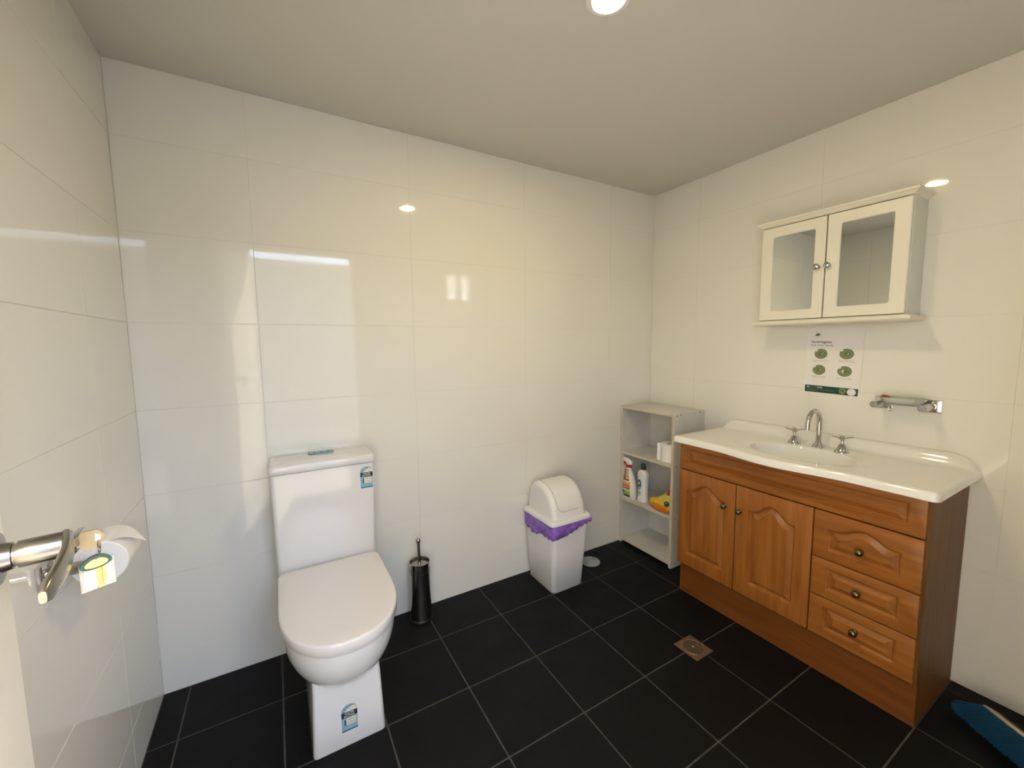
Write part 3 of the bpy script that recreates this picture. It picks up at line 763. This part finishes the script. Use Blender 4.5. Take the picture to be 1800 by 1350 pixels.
lettering('lettering', 'Jif', Frame((cx_ - .0228, cy_ + .019, cz_ + .106), (0, -1, 0), (0, .12, 1), (-1, 0, 0)), 0, 0, .017, .022, PRW, cb, h=0, heavy=.02)
wrap_label('red_dot', zr(.099, .104, .008, .016, .009, .015), PRED, l2, cx_, cy_, sil2, cz_, .0018, 3.2)

# crumpled packet
pk = thing('packet', 'crumpled yellow and orange plastic packet on the bookcase shelf', 'packet', (2.36, -0.305, 0.2995))
def lump(name, cx, cy, z0, hx, hy, hz, m, seed, amp, tilt=0.0):
    bm = bmesh.new(); bmesh.ops.create_icosphere(bm, subdivisions=4, radius=1)
    for v in bm.verts:
        n1 = noise.noise(v.co * 1.6 + Vector((seed, 0, 0))); n2 = noise.noise(v.co * 4.2 + Vector((0, seed, 0)))
        s = 1 + amp * n1 + amp * 0.6 * abs(n2)
        c = v.co * s
        c.x = math.copysign(abs(c.x) ** .75, c.x); c.y = math.copysign(abs(c.y) ** .75, c.y)
        v.co = Vector((cx + c.x * hx, cy + c.y * hy, z0 + max(0.0, (c.z + 0.75) / 1.75) * hz + tilt * c.y * hy))
        v.co.y = max(v.co.y, -0.384); v.co.z = max(v.co.z, 0.2994)
    return obj(name, bm, m, pk, ang=28)
lump('orange_base', 2.3370, -0.300, 0.2995, 0.045, 0.082, 0.052, ORA, 4.0, 0.16)
lump('yellow_wrap', 2.3400, -0.300, 0.314, 0.042, 0.080, 0.050, YEL, 1.3, 0.22)
lump('lime_wrap', 2.3440, -0.328, 0.335, 0.036, 0.052, 0.072, YGR, 2.7, 0.25, -0.25)
lump('red_corner', 2.3480, -0.352, 0.385, 0.024, 0.032, 0.044, RED, 5.1, 0.25, -0.3)
pf = Frame((2.3025, -0.352, 0.358), (0, -1, 0), (0.25, 0, 1), (-1, 0, 0.25))
plate('green_print', disc(0, 0, .016, .013), pf, PDG, pk, 0.0, 0.004)
plate('print_leaf', [(-.010, -.004), (.0, .002), (.008, .006), (-.002, .006)], pf, PLIME, pk, 0.004, 0.0046)

# ------------------------------------------------------------------ vanity cabinet
VF = 2.140; VY0, VY1 = -0.550, -1.447
van = thing('vanity_cabinet', 'honey timber vanity cabinet with two doors and three drawers', 'vanity', ((VF + W) / 2, (VY0 + VY1) / 2, 0))
XW = W - 0.003
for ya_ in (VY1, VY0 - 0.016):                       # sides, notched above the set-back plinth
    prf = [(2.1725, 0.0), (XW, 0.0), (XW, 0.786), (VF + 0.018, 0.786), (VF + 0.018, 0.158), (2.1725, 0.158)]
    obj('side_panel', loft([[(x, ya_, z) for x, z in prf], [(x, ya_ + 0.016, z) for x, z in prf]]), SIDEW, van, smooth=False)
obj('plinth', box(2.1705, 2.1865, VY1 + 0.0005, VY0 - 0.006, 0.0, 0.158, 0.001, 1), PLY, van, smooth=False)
obj('carcass_base', box(VF + 0.024, XW, VY1 + 0.016, VY0 - 0.016, 0.158, 0.174), SIDEW, van, smooth=False)
obj('carcass_back', box(XW - 0.006, XW, VY1 + 0.016, VY0 - 0.016, 0.174, 0.780), SIDEW, van, smooth=False)
obj('divider', box(VF + 0.024, XW - 0.006, -1.148, -1.132, 0.174, 0.640), SIDEW, van, smooth=False)
obj('face_frame', box(VF + 0.0195, VF + 0.024, VY1 + 0.016, VY0 - 0.016, 0.150, 0.785), BLACK, van, smooth=False)

def knob_at(p, parent, m, r=0.0125, axis=(-1, 0, 0)):
    return obj('knob', lathe([(0.0095, 0.0), (0.009, 0.002), (0.0052, 0.005), (0.0055, 0.009), (r * .88, 0.0125), (r, 0.0165), (r * .93, 0.0205), (r * .6, 0.024), (0.002, 0.0252)], p, axis, 28), m, parent)

def raised_front(name, ya, yb_, za, zb_, arch, mats, stile, rail_b, rail_t, parent, kn=None, kname=None):
    """timber front facing -x between ya (left) and yb_ (right); raised field, optionally with a curved top"""
    mf, mp_ = mats
    NT = 28
    wdt = ya - yb_
    def loop(ins, dep, flat=False, outer=False):
        if outer: l, r_, bt, tp = ya - ins, yb_ + ins, za + ins, zb_ - ins
        else: l, r_, bt, tp = ya - stile - ins, yb_ + stile + ins, za + rail_b + ins, zb_ - rail_t - ins
        pts = [(VF + dep, l, bt), (VF + dep, r_, bt)]
        for k in range(NT + 1):
            u = k / NT
            y = r_ + (l - r_) * u
            z = tp
            if arch and not outer:
                s = abs(u - 0.5) * 2
                z = tp + arch * ((0.5 + 0.5 * math.cos(min(1, s / 0.86) * PI)) - 1.0)
                if s > 0.86: z = tp - arch
            pts.append((VF + dep, y, z))
        return pts
    o = obj(name, loft([loop(0, .0195, outer=True), loop(0, .003, outer=True), loop(.0012, .0008, outer=True), loop(.003, 0, outer=True), loop(0, 0), loop(.0012, .0030), loop(.0045, .0042), loop(.0080, .0090), loop(.0095, .0110)], True, False), mf, parent, ang=28)
    q = obj('raised_panel', loft([loop(.0095, .0150), loop(.0095, .0110), loop(.0115, .0112), loop(.0300, .0020), loop(.0310, .0042), loop(.0335, .0040)]), mp_, o, ang=24)
    if kn: knob_at((VF + (0.0 if kname == 'stile' else 0.003), kn[0], kn[1]), o, BRASS)
    return o
raised_front('cabinet_door', -0.552, -0.8385, 0.163, 0.647, 0.045, (WV, WV), 0.046, 0.060, 0.048, van, (-0.793, 0.537), 'stile')
raised_front('cabinet_door', -0.8425, -1.1375, 0.163, 0.647, 0.045, (WV, WV), 0.056, 0.060, 0.048, van, (-0.862, 0.535), 'stile')
raised_front('drawer_front', -1.1415, -1.4415, 0.4685, 0.647, 0.030, (WH, WH), 0.048, 0.034, 0.030, van, (-1.285, 0.541))
raised_front('drawer_front', -1.1415, -1.4415, 0.3195, 0.4655, 0.0, (WH, WH), 0.046, 0.029, 0.029, van, (-1.285, 0.389))
raised_front('drawer_front', -1.1415, -1.4415, 0.1630, 0.3165, 0.0, (WH, WH), 0.046, 0.031, 0.031, van, (-1.285, 0.243))
raised_front('top_rail', -0.552, -1.4415, 0.6515, 0.784, 0.0, (WH, WH), 0.040, 0.028, 0.026, van)

# ------------------------------------------------------------------ basin top
BCX, BCY, BAX, BAY = 2.282, -1.020, 0.130, 0.190
ZT0 = 0.815
TY0, TY1 = -0.532, -1.472
def front_x(y):
    s = (y + 1.0) / 0.27
    b_ = 0.5 + 0.5 * math.cos(PI * max(-1, min(1, s)))
    return 2.104 - 0.038 * b_
def top_z(x, y):
    z = ZT0
    # back upstand, dying away at both ends
    dw = W - 0.002 - x
    e = min(1.0, max(0.0, (y - (TY1 + 0.012)) / 0.075)) * min(1.0, max(0.0, (TY0 - 0.012 - y) / 0.075))
    e = math.sqrt(max(0.0, 1 - (1 - e) ** 2.4))
    up = 1 / (1 + math.exp((dw - 0.036) / 0.0055))
    z += 0.047 * up * e
    # gentle dished deck around the bowl
    r2 = math.hypot((x - BCX) / (BAX + 0.030), (y - BCY) / (BAY + 0.055))
    if r2 < 1.0: z -= 0.006 * (0.5 + 0.5 * math.cos(PI * min(1.0, max(0.0, r2 - 0.60) / 0.40)))
    r = math.hypot((x - BCX) / BAX, (y - BCY) / BAY)
    if r < 1.0: z -= 0.115 * (1 - r ** 3.2) ** 0.85
    return z
bm = bmesh.new(); NX, NY = 96, 190; g = []
for j in range(NY + 1):
    y = TY0 + (TY1 - TY0) * j / NY
    # rounded right and left ends
    row = []
    xf = front_x(y); xb = W - 0.002
    de = min(TY0 - y, y - TY1)
    rc_ = 0.018
    if de < rc_: xf += rc_ - math.sqrt(max(0, rc_ ** 2 - (rc_ - de) ** 2))
    for i in range(NX + 1):
        u = i / NX; x = xf + (xb - xf) * u
        z = top_z(x, y)
        ed = min(x - xf, de); re = 0.013
        if ed < re: z -= re - math.sqrt(max(0, re ** 2 - (re - ed) ** 2))
        row.append(bm.verts.new((x, y, z)))
    g.append(row)
for j in range(NY):
    for i in range(NX):
        bm.faces.new((g[j][i], g[j][i + 1], g[j + 1][i + 1], g[j + 1][i]))
rim_ = [g[0][i] for i in range(NX + 1)] + [g[j][NX] for j in range(1, NY + 1)] + [g[NY][i] for i in range(NX - 1, -1, -1)] + [g[j][0] for j in range(NY - 1, 0, -1)]
low = [bm.verts.new((v.co.x, v.co.y, 0.7865)) for v in rim_]
n = len(rim_)
for k in range(n):
    bm.faces.new((rim_[k], rim_[(k + 1) % n], low[(k + 1) % n], low[k]))
# return lip under the edge
inn = [bm.verts.new((min(max(v.co.x, 2.14), W - 0.02), min(max(v.co.y, TY1 + 0.03), TY0 - 0.03), 0.7865)) for v in rim_]
for k in range(n):
    try: bm.faces.new((low[k], low[(k + 1) % n], inn[(k + 1) % n], inn[k]))
    except ValueError: pass
bt = tag(obj('vanity_basin', bm, BASIN, ang=50), 'glossy white moulded basin top with oval bowl on the timber vanity', 'basin')
zb0 = top_z(BCX, BCY)
obj('waste_ring', lathe([(0.020, -0.002), (0.021, 0.002), (0.016, 0.003), (0.014, 0.0005)], (BCX, BCY, zb0), segs=30), CHROME, bt)

# spout and taps
FX, FY = 2.446, -1.014
sz = 0.8125
spo = thing('basin_spout', 'chrome gooseneck spout at the back of the basin', 'tap spout', (FX, FY, sz))
obj('base_cone', lathe([(0.024, 0), (0.024, 0.002), (0.020, 0.007), (0.0125, 0.022), (0.0115, 0.024)], (FX, FY, sz), segs=32), CHROME, spo)
pts = [(FX, FY, sz + 0.02), (FX, FY, sz + 0.06), (FX, FY, sz + 0.105)]
Rg = 0.0515
for k in range(1, 15):
    a = PI * k / 14
    pts.append((FX - Rg + Rg * math.cos(a), FY, sz + 0.113 + Rg * 1.0 * math.sin(a)))
pts.append((FX - 2 * Rg, FY, sz + 0.090))
obj('neck', tube(pts, 0.0098, 20), CHROME, spo)
def tap(x, y, label):
    t = thing('basin_tap', label, 'tap', (x, y, sz), 'basin taps')
    obj('cone', lathe([(0.0262, 0), (0.0262, 0.002), (0.0225, 0.008), (0.0095, 0.035), (0.0055, 0.037), (0.0050, 0.050), (0.0075, 0.052), (0.0095, 0.056), (0.0095, 0.064), (0.006, 0.067)], (x, y, sz), segs=32), CHROME, t)
    for k in range(4):
        a = PI / 2 * k + 0.55
        d = Vector((math.cos(a), math.sin(a), 0)); e = Vector((-d.y, d.x, 0))
        L_ = []
        for s, hw, zz, th in ((0.006, 0.0050, 0.060, 0.0042), (0.016, 0.0058, 0.063, 0.0034), (0.028, 0.0080, 0.066, 0.0030), (0.034, 0.0078, 0.0675, 0.0026), (0.0365, 0.0050, 0.068, 0.0018)):
            c = Vector((x, y, sz + zz)) + d * s
            L_.append([c + e * hw * math.cos(q) + Vector((0, 0, th * math.sin(q))) for q in [2 * PI * i / 12 for i in range(12)]])
        obj('handle_arm', loft(L_), CHROME, t)
    obj('button', lathe([(0.0075, 0.066), (0.0075, 0.069), (0.004, 0.071)], (x, y, sz), segs=20), CHROME, t)
    return t
tap(2.436, -0.924, 'chrome cross-handle tap between the bookcase and the spout')
tap(2.426, -1.107, 'chrome cross-handle tap between the spout and the soap holder')

# ------------------------------------------------------------------ mirror cabinet
MX = 2.402; MY0, MY1, MZ0, MZ1 = -0.756, -1.275, 1.367, 1.787
mc = thing('mirror_cabinet', 'cream wall cabinet with two mirrored doors above the basin', 'wall cabinet', ((MX + W) / 2, (MY0 + MY1) / 2, 1.345))
b = bmesh.new()
xk = MX + 0.017
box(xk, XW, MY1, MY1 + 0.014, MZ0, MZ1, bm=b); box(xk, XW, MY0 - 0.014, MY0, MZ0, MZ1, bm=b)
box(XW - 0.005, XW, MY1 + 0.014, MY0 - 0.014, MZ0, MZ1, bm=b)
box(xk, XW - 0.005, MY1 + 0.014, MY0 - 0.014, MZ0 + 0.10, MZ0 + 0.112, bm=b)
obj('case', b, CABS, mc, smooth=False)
L_ = []
for z, d in ((1.787, 0.0), (1.790, 0.004), (1.795, 0.008), (1.800, 0.012), (1.8015, 0.0165), (1.809, 0.0175), (1.811, 0.0155)):
    L_.append([(MX - d + 0.004, MY0 + d, z), (XW, MY0 + d, z), (XW, MY1 - d, z), (MX - d + 0.004, MY1 - d, z)])
obj('cornice', loft(L_), CABW, mc, smooth=False)
L_ = []
for z, d in ((1.344, 0.008), (1.348, 0.017), (1.353, 0.020), (1.359, 0.020), (1.364, 0.016), (1.367, 0.008)):
    L_.append([(MX - d + 0.004, MY0 + d, z), (XW, MY0 + d, z), (XW, MY1 - d, z), (MX - d + 0.004, MY1 - d, z)])
obj('bottom_ledge', loft(L_), CABW, mc, smooth=False)
def mirror_door(ya, yb_, my0, my1, mz0, mz1, ky, hx=0.0):
    za, zb_ = MZ0 + 0.003, MZ1 - 0.004
    def lp(x, l, r_, bt_, tp, rad):
        pts = []
        for cy, cz, a0 in ((r_ + rad, tp - rad, PI / 2), (l - rad, tp - rad, 0), (l - rad, bt_ + rad, -PI / 2), (r_ + rad, bt_ + rad, PI)):
            seq = range(5)
            for k in (seq if True else seq):
                a = a0 + PI / 2 * (4 - k) / 4
                pts.append((x, cy + rad * math.cos(a), cz + rad * math.sin(a)))
        return pts
    o = obj('mirror_door', loft([lp(MX + 0.016, ya, yb_, za, zb_, .0006), lp(MX + 0.002, ya, yb_, za, zb_, .0006), lp(MX, ya - .002, yb_ + .002, za + .002, zb_ - .002, .0006),
                               lp(MX, my0, my1, mz0, mz1, .007), lp(MX + .0015, my0 - .001, my1 + .001, mz0 + .001, mz1 - .001, .007), lp(MX + .006, my0 - .003, my1 + .003, mz0 + .003, mz1 - .003, .006)], True, False), CABW, mc, ang=25)
    obj('mirror', loft([lp(MX + .0075, my0 - .0028, my1 + .0028, mz0 + .0028, mz1 - .0028, .006), lp(MX + .0055, my0 - .0028, my1 + .0028, mz0 + .0028, mz1 - .0028, .006)]), MIR, o, smooth=False)
    knob_at((MX, ky, 1.580), o, CHROME, 0.0128)
    return o
mirror_door(-0.759, -1.0125, -0.803, -0.9745, 1.409, 1.742, -0.990)
mirror_door(-1.0175, -1.2720, -1.0605, -1.2275, 1.409, 1.743, -1.028)

# ------------------------------------------------------------------ hygiene poster
PT = math.radians(-1.6)
pu = Vector((0, -math.cos(PT), math.sin(PT))); pv = Vector((0, math.sin(PT), math.cos(PT)))
PF = Frame((W - 0.0012, -0.8985, 1.0365), pu, pv, (-1, 0, 0))
po = thing('hygiene_poster', 'A4 hand hygiene poster taped to the tiles under the mirror cabinet', 'poster', PF.p(0.105, 0.0))
plate('sheet', rect(0, 0.210, 0, 0.297), PF, PRW, po, 0.0, 0.0006)
H1, H2, H3, H4 = 0.0006, 0.0008, 0.0010, 0.0012
# crest: shield and supporters reduced to their shapes, with the line under it
crest = [(0.026, 0.262), (0.031, 0.2675), (0.034, 0.272), (0.039, 0.2735), (0.0425, 0.2725), (0.047, 0.270), (0.050, 0.2655), (0.047, 0.2635), (0.044, 0.2610), (0.039, 0.2595), (0.033, 0.261)]
plate('crest', crest, PF, PRGR, po, H1, H2)
plate('crest_shield', [(0.0345, 0.269), (0.0415, 0.269), (0.0415, 0.264), (0.038, 0.2615), (0.0345, 0.264)], PF, PRG, po, H2, H3)
lettering('lettering', 'Australian Government', PF, 0.0175, 0.2545, 0.041, 0.0030, PRG, po, h=H2)
lettering('headline', 'Good hygiene', PF, 0.0165, 0.2265, 0.078, 0.0125, PRK, po, h=H2, heavy=0.022)
lettering('headline', 'is in your hands.', PF, 0.0155, 0.2125, 0.088, 0.0120, PRG, po, h=H2)
capt = [('Wet hands with running', 'water and apply soap'), ('Scrub hands and rub for', 'at least 20 seconds'), ('Rinse hands under', 'running clean water'), ('Dry hands thoroughly', 'with a paper towel')]
for k, (a_, b_) in enumerate(((0.0575, 0.181), (0.1530, 0.184), (0.0555, 0.1085), (0.1515, 0.1085))):
    rr = 0.0248 if k % 2 == 0 else 0.0258
    c = plate('step_circle', disc(a_, b_, rr, 0.0225, 36), PF, PSGE, po, H1, H2)
    plate('step_field', disc(a_, b_, rr - 0.0014, 0.0211, 36), PF, PSG, c, H2, H3)
    hand = [[(-.012, -.006), (.002, -.010), (.010, -.004), (.013, .003), (.006, .004), (.004, .010), (-.001, .006), (-.008, .003)],
            [(-.011, -.002), (-.004, .010), (.004, .006), (.008, .012), (.013, .002), (.009, -.007), (-.002, -.006)],
            [(-.012, .000), (-.004, .003), (.003, .009), (.006, .004), (.013, -.003), (.004, -.009), (-.008, -.006)],
            [(-.013, .001), (-.006, .007), (.006, .007), (.010, -.001), (.004, -.009), (-.006, -.008)]][k]
    plate('hand_icon', [(a_ + p * 1.05, b_ + q) for p, q in hand], PF, PSG2, c, H3, H4)
    gl = [(.002, -.004), (.008, -.001), (.009, .003), (.004, .001)] if k < 3 else [(-.012, .001), (-.006, .006), (.003, .006), (-.003, .003), (-.006, 0), (-.003, -.005), (.003, -.007), (-.006, -.007)]
    plate('hand_highlight', [(a_ + p, b_ + q) for p, q in gl], PF, PCREAM, c, H4, H4 + .0002)
    bd = plate('step_badge', disc(a_ - 0.0190, b_ + 0.0165, 0.0060, n=20), PF, PRW, c, H3, H4)
    lettering('lettering', str(k + 1), PF, a_ - 0.0200, b_ + 0.0145, 0.002, 0.0045, PRGR, po, h=H4 + .0002)
    for r_, s in enumerate(capt[k]):
        wd = 0.058 - 0.006 * ((k + r_) % 2)
        lettering('caption', s, PF, a_ - wd / 2, b_ - 0.0305 - 0.0058 * r_, wd, 0.0040, PRGR, po, h=H2)
plate('footer_band', rect(0.006, 0.206, 0.006, 0.037), PF, PDG, po, H1, H2)
lettering('lettering', 'BE', PF, 0.0135, 0.0260, 0.0105, 0.0055, PRW, po, h=H3, heavy=.02)
lettering('lettering', 'COVID', PF, 0.0265, 0.0260, 0.0270, 0.0055, PSG, po, h=H3)
lettering('lettering', 'SAFE', PF, 0.0545, 0.0260, 0.0205, 0.0055, PRW, po, h=H3, heavy=.02)
plate('fine_print', rect(0.0135, 0.1190, 0.0185, 0.0198), PF, PSG, po, H2, H3)
plate('fine_print', rect(0.0135, 0.0620, 0.0140, 0.0153), PF, PSG, po, H2, H3)
plate('logo_disc', disc(0.1510, 0.0225, 0.0128), PF, PSG, po, H2, H3)
plate('logo_mark', [(0.1445, 0.0215), (0.148, 0.0255), (0.153, 0.0262), (0.1575, 0.0225), (0.155, 0.0195), (0.150, 0.0210)], PF, PSGE, po, H3, H4)
plate('blank_disc', disc(0.1830, 0.0215, 0.0158, 0.0145), PF, PRW, po, H2, H3)

# ------------------------------------------------------------------ soap holder
sh = thing('soap_holder', 'chrome wall bracket holding the glass soap dish right of the poster', 'soap holder', (W - 0.06, -1.262, 1.0))
SZ = 1.0235
for yc in (-1.194, -1.332):
    obj('wall_plate', box(W - 0.010, W - 0.0003, yc - 0.028, yc + 0.028, 1.0000, 1.0480, 0.001), CHROME, sh)
    obj('post', lathe([(0.0130, 0.010), (0.0130, 0.106), (0.0122, 0.1075), (0.003, 0.108)], (W, yc, SZ), (-1, 0, 0), 30), CHROME, sh)
    obj('post_collar', lathe([(0.0140, 0.010), (0.0140, 0.014)], (W, yc, SZ), (-1, 0, 0), 30), CHROME, sh)
obj('dish_rail', tube([(W - 0.078, -1.200, SZ + 0.004), (W - 0.078, -1.326, SZ + 0.004)], 0.0028, 12), CHROME, sh)
obj('dish_rail', tube([(W - 0.030, -1.200, SZ + 0.004), (W - 0.030, -1.326, SZ + 0.004)], 0.0028, 12), CHROME, sh)
L_ = ring((W - 0.078, -1.236, SZ - 0.013), (1, 0, 0), 0.0062, 0.0014, 24, 8)
for v in L_.verts: v.co.z = (SZ - 0.013) + (v.co.z - (SZ - 0.013)) * 1.6
obj('drip_loop', L_, CHROME, sh)
# textured glass dish
dx, dy, dz_ = W - 0.056, -1.264, SZ + 0.0075
loops = []
for k, (s, z) in enumerate(((0.35, 0.0), (0.72, 0.001), (0.90, 0.007), (1.0, 0.021), (0.985, 0.0225), (0.96, 0.021), (0.86, 0.009), (0.70, 0.0040), (0.30, 0.003))):
    loops.append([(dx + 0.047 * s * math.copysign(abs(math.cos(a)) ** .8, math.cos(a)) * (1 + .012 * math.cos(10 * a)), dy + 0.067 * s * math.copysign(abs(math.sin(a)) ** .8, math.sin(a)) * (1 + .012 * math.cos(10 * a)), dz_ + z) for a in [2 * PI * q / 60 for q in range(60)]])
tag(obj('soap_dish', loft(loops), GLASS, ang=60), 'patterned clear glass soap dish resting in the chrome bracket', 'soap dish')
bm = bmesh.new(); bmesh.ops.create_uvsphere(bm, u_segments=20, v_segments=12, radius=1)
for v in bm.verts:
    c = v.co; v.co = Vector((W - 0.056 + 0.024 * c.x, -1.214 + 0.014 * c.y, dz_ + 0.0215 + 0.007 * c.z + 0.003 * c.y))
tag(obj('soap_piece', bm, SOAPR, ang=60), 'worn dark red soap piece at the near-poster end of the glass dish', 'soap')

# ------------------------------------------------------------------ floor fittings
DXc, DYc = 1.866, -0.850
fd = thing('floor_drain', 'square brass floor drain with a round slotted grate in front of the vanity', 'floor drain', (DXc, DYc, 0))
b = box(DXc - 0.053, DXc + 0.053, DYc - 0.055, DYc + 0.055, 0.0005, 0.0032, 0.0008, 1)
dpl = obj('frame_plate', b, DRAINM, fd, smooth=False)
obj('grate_well', lathe([(0.0425, 0.0032), (0.0425, 0.0036)], (DXc, DYc, 0), segs=40), BLACK, fd, smooth=False)
obj('grate_rim', ring((DXc, DYc, 0.0036), (0, 0, 1), 0.043, 0.0020, 44, 8), DRAINM, fd)
for k in range(-5, 6):
    y = k * 0.0072; x = k * 0.0072
    hl = math.sqrt(0.0425 ** 2 - x * x)
    obj('grate_bar', box(DXc + x - 0.0014, DXc + x + 0.0014, DYc - hl, DYc + hl, 0.0034, 0.0052, 0.0004, 1), DRAINM, fd, smooth=False)
obj('screw', lathe([(0.006, 0.0045), (0.006, 0.0065), (0.003, 0.0085), (0.001, 0.009)], (DXc, DYc, 0), segs=18), CHROME, fd)
ic = thing('inspection_cap', 'round grey plastic cleanout cover in the floor between bin and bookcase', 'drain cover', (1.952, -0.108, 0))
obj('cover', lathe([(0.056, 0.0002), (0.056, 0.0026), (0.054, 0.0034), (0.01, 0.0036)], (1.952, -0.108, 0), segs=48), GRYPL, ic, ang=30)
for a, b_ in ((1.985, -0.098), (1.921, -0.118)):
    obj('screw_hole', lathe([(0.0045, 0.0036), (0.0045, 0.0040)], (a, b_, 0), segs=14), BLACK, ic, smooth=False)

# ------------------------------------------------------------------ hand brush by the right wall
hb = thing('hand_brush', 'blue bristled broom head lying on the floor beside the vanity', 'broom', (2.40, -1.65, 0))
SDX = Vector((0.86, -0.51, 0))                        # from the bristles towards the back of the head
def spine(t): return Vector((2.408 - 0.130 * t + 0.012 * math.sin(PI * t) * -0.6, -1.552 - 0.222 * t, 0.046 + 0.006 * t))
L_ = []; L2 = []
for k in range(13):
    t = k / 12; c = spine(t); sc_ = 0.55 if k in (0, 12) else 1.0
    up = Vector((0, 0, 1))
    L_.append([c - SDX * 0.004 + up * 0.010 * sc_, c + SDX * 0.006 + up * 0.012 * sc_, c + SDX * 0.006 - up * 0.010 * sc_, c - SDX * 0.004 - up * 0.010 * sc_])
    L2.append([c + SDX * 0.006 + up * 0.008 * sc_, c + SDX * 0.030 * sc_, c + SDX * 0.034 * sc_ - up * 0.034 * sc_, c + SDX * 0.008 - up * 0.030 * sc_])
obj('timber_strip', loft(L_), PALEW, hb, ang=30)
obj('back_block', loft(L2), BLACK, hb, ang=30)
bm = bmesh.new()
random.seed(3)
def bristle(p, q, r):
    d = (q - p).normalized(); _, u, v = frame_of(d)
    a = [bm.verts.new(p + u * r * math.cos(2 * PI * k / 3) + v * r * math.sin(2 * PI * k / 3)) for k in range(3)]
    b_ = [bm.verts.new(q + u * r * .6 * math.cos(2 * PI * k / 3) + v * r * .6 * math.sin(2 * PI * k / 3)) for k in range(3)]
    for k in range(3): bm.faces.new((a[k], a[(k + 1) % 3], b_[(k + 1) % 3], b_[k]))
for k in range(5200):
    t = random.random(); c = spine(t) - SDX * 0.004 + Vector((0, 0, random.uniform(-0.009, 0.008)))
    fl_ = max(0, 1 - t / 0.16)
    ln = random.uniform(0.068, 0.080)
    al = Vector((0.51, 0.86, 0))
    d = -SDX + al * (0.35 * fl_ + random.gauss(0, 0.05)) + Vector((0, 0, -0.30 + random.gauss(0, 0.10)))
    q = c + d.normalized() * ln
    q.z = max(q.z, 0.004 + random.random() * 0.004)
    bristle(c, q, 0.0011)
br_ = obj('bristles', bm, BLUEB, hb, smooth=False); br_['kind'] = 'stuff'
hp = spine(1.0)
obj('handle', tube([hp + SDX * 0.016 + Vector((0.01, 0.012, -.010)), hp + SDX * 0.016 + Vector((-0.02, -0.03, -0.006)), hp + SDX * 0.016 + Vector((-0.075, -0.11, 0.0))], [0.012, 0.012, 0.010], 14), BLACK, hb)

# ------------------------------------------------------------------ ceiling downlight
LXc, LYc = 1.252, -0.955
dl = thing('downlight', 'round lit downlight in the ceiling above the middle of the room', 'ceiling light', (LXc, LYc, H - 0.012))
obj('trim_ring', lathe([(0.060, 0.0), (0.060, 0.003), (0.052, 0.006), (0.0445, 0.005), (0.0445, 0.0)], (LXc, LYc, H), (0, 0, -1), 48, cap0=False, cap1=False), WPL, dl)
obj('lens', lathe([(0.0440, 0.0005), (0.0440, 0.0035), (0.030, 0.0045), (0.004, 0.0050)], (LXc, LYc, H), (0, 0, -1), 40), LENS, dl)
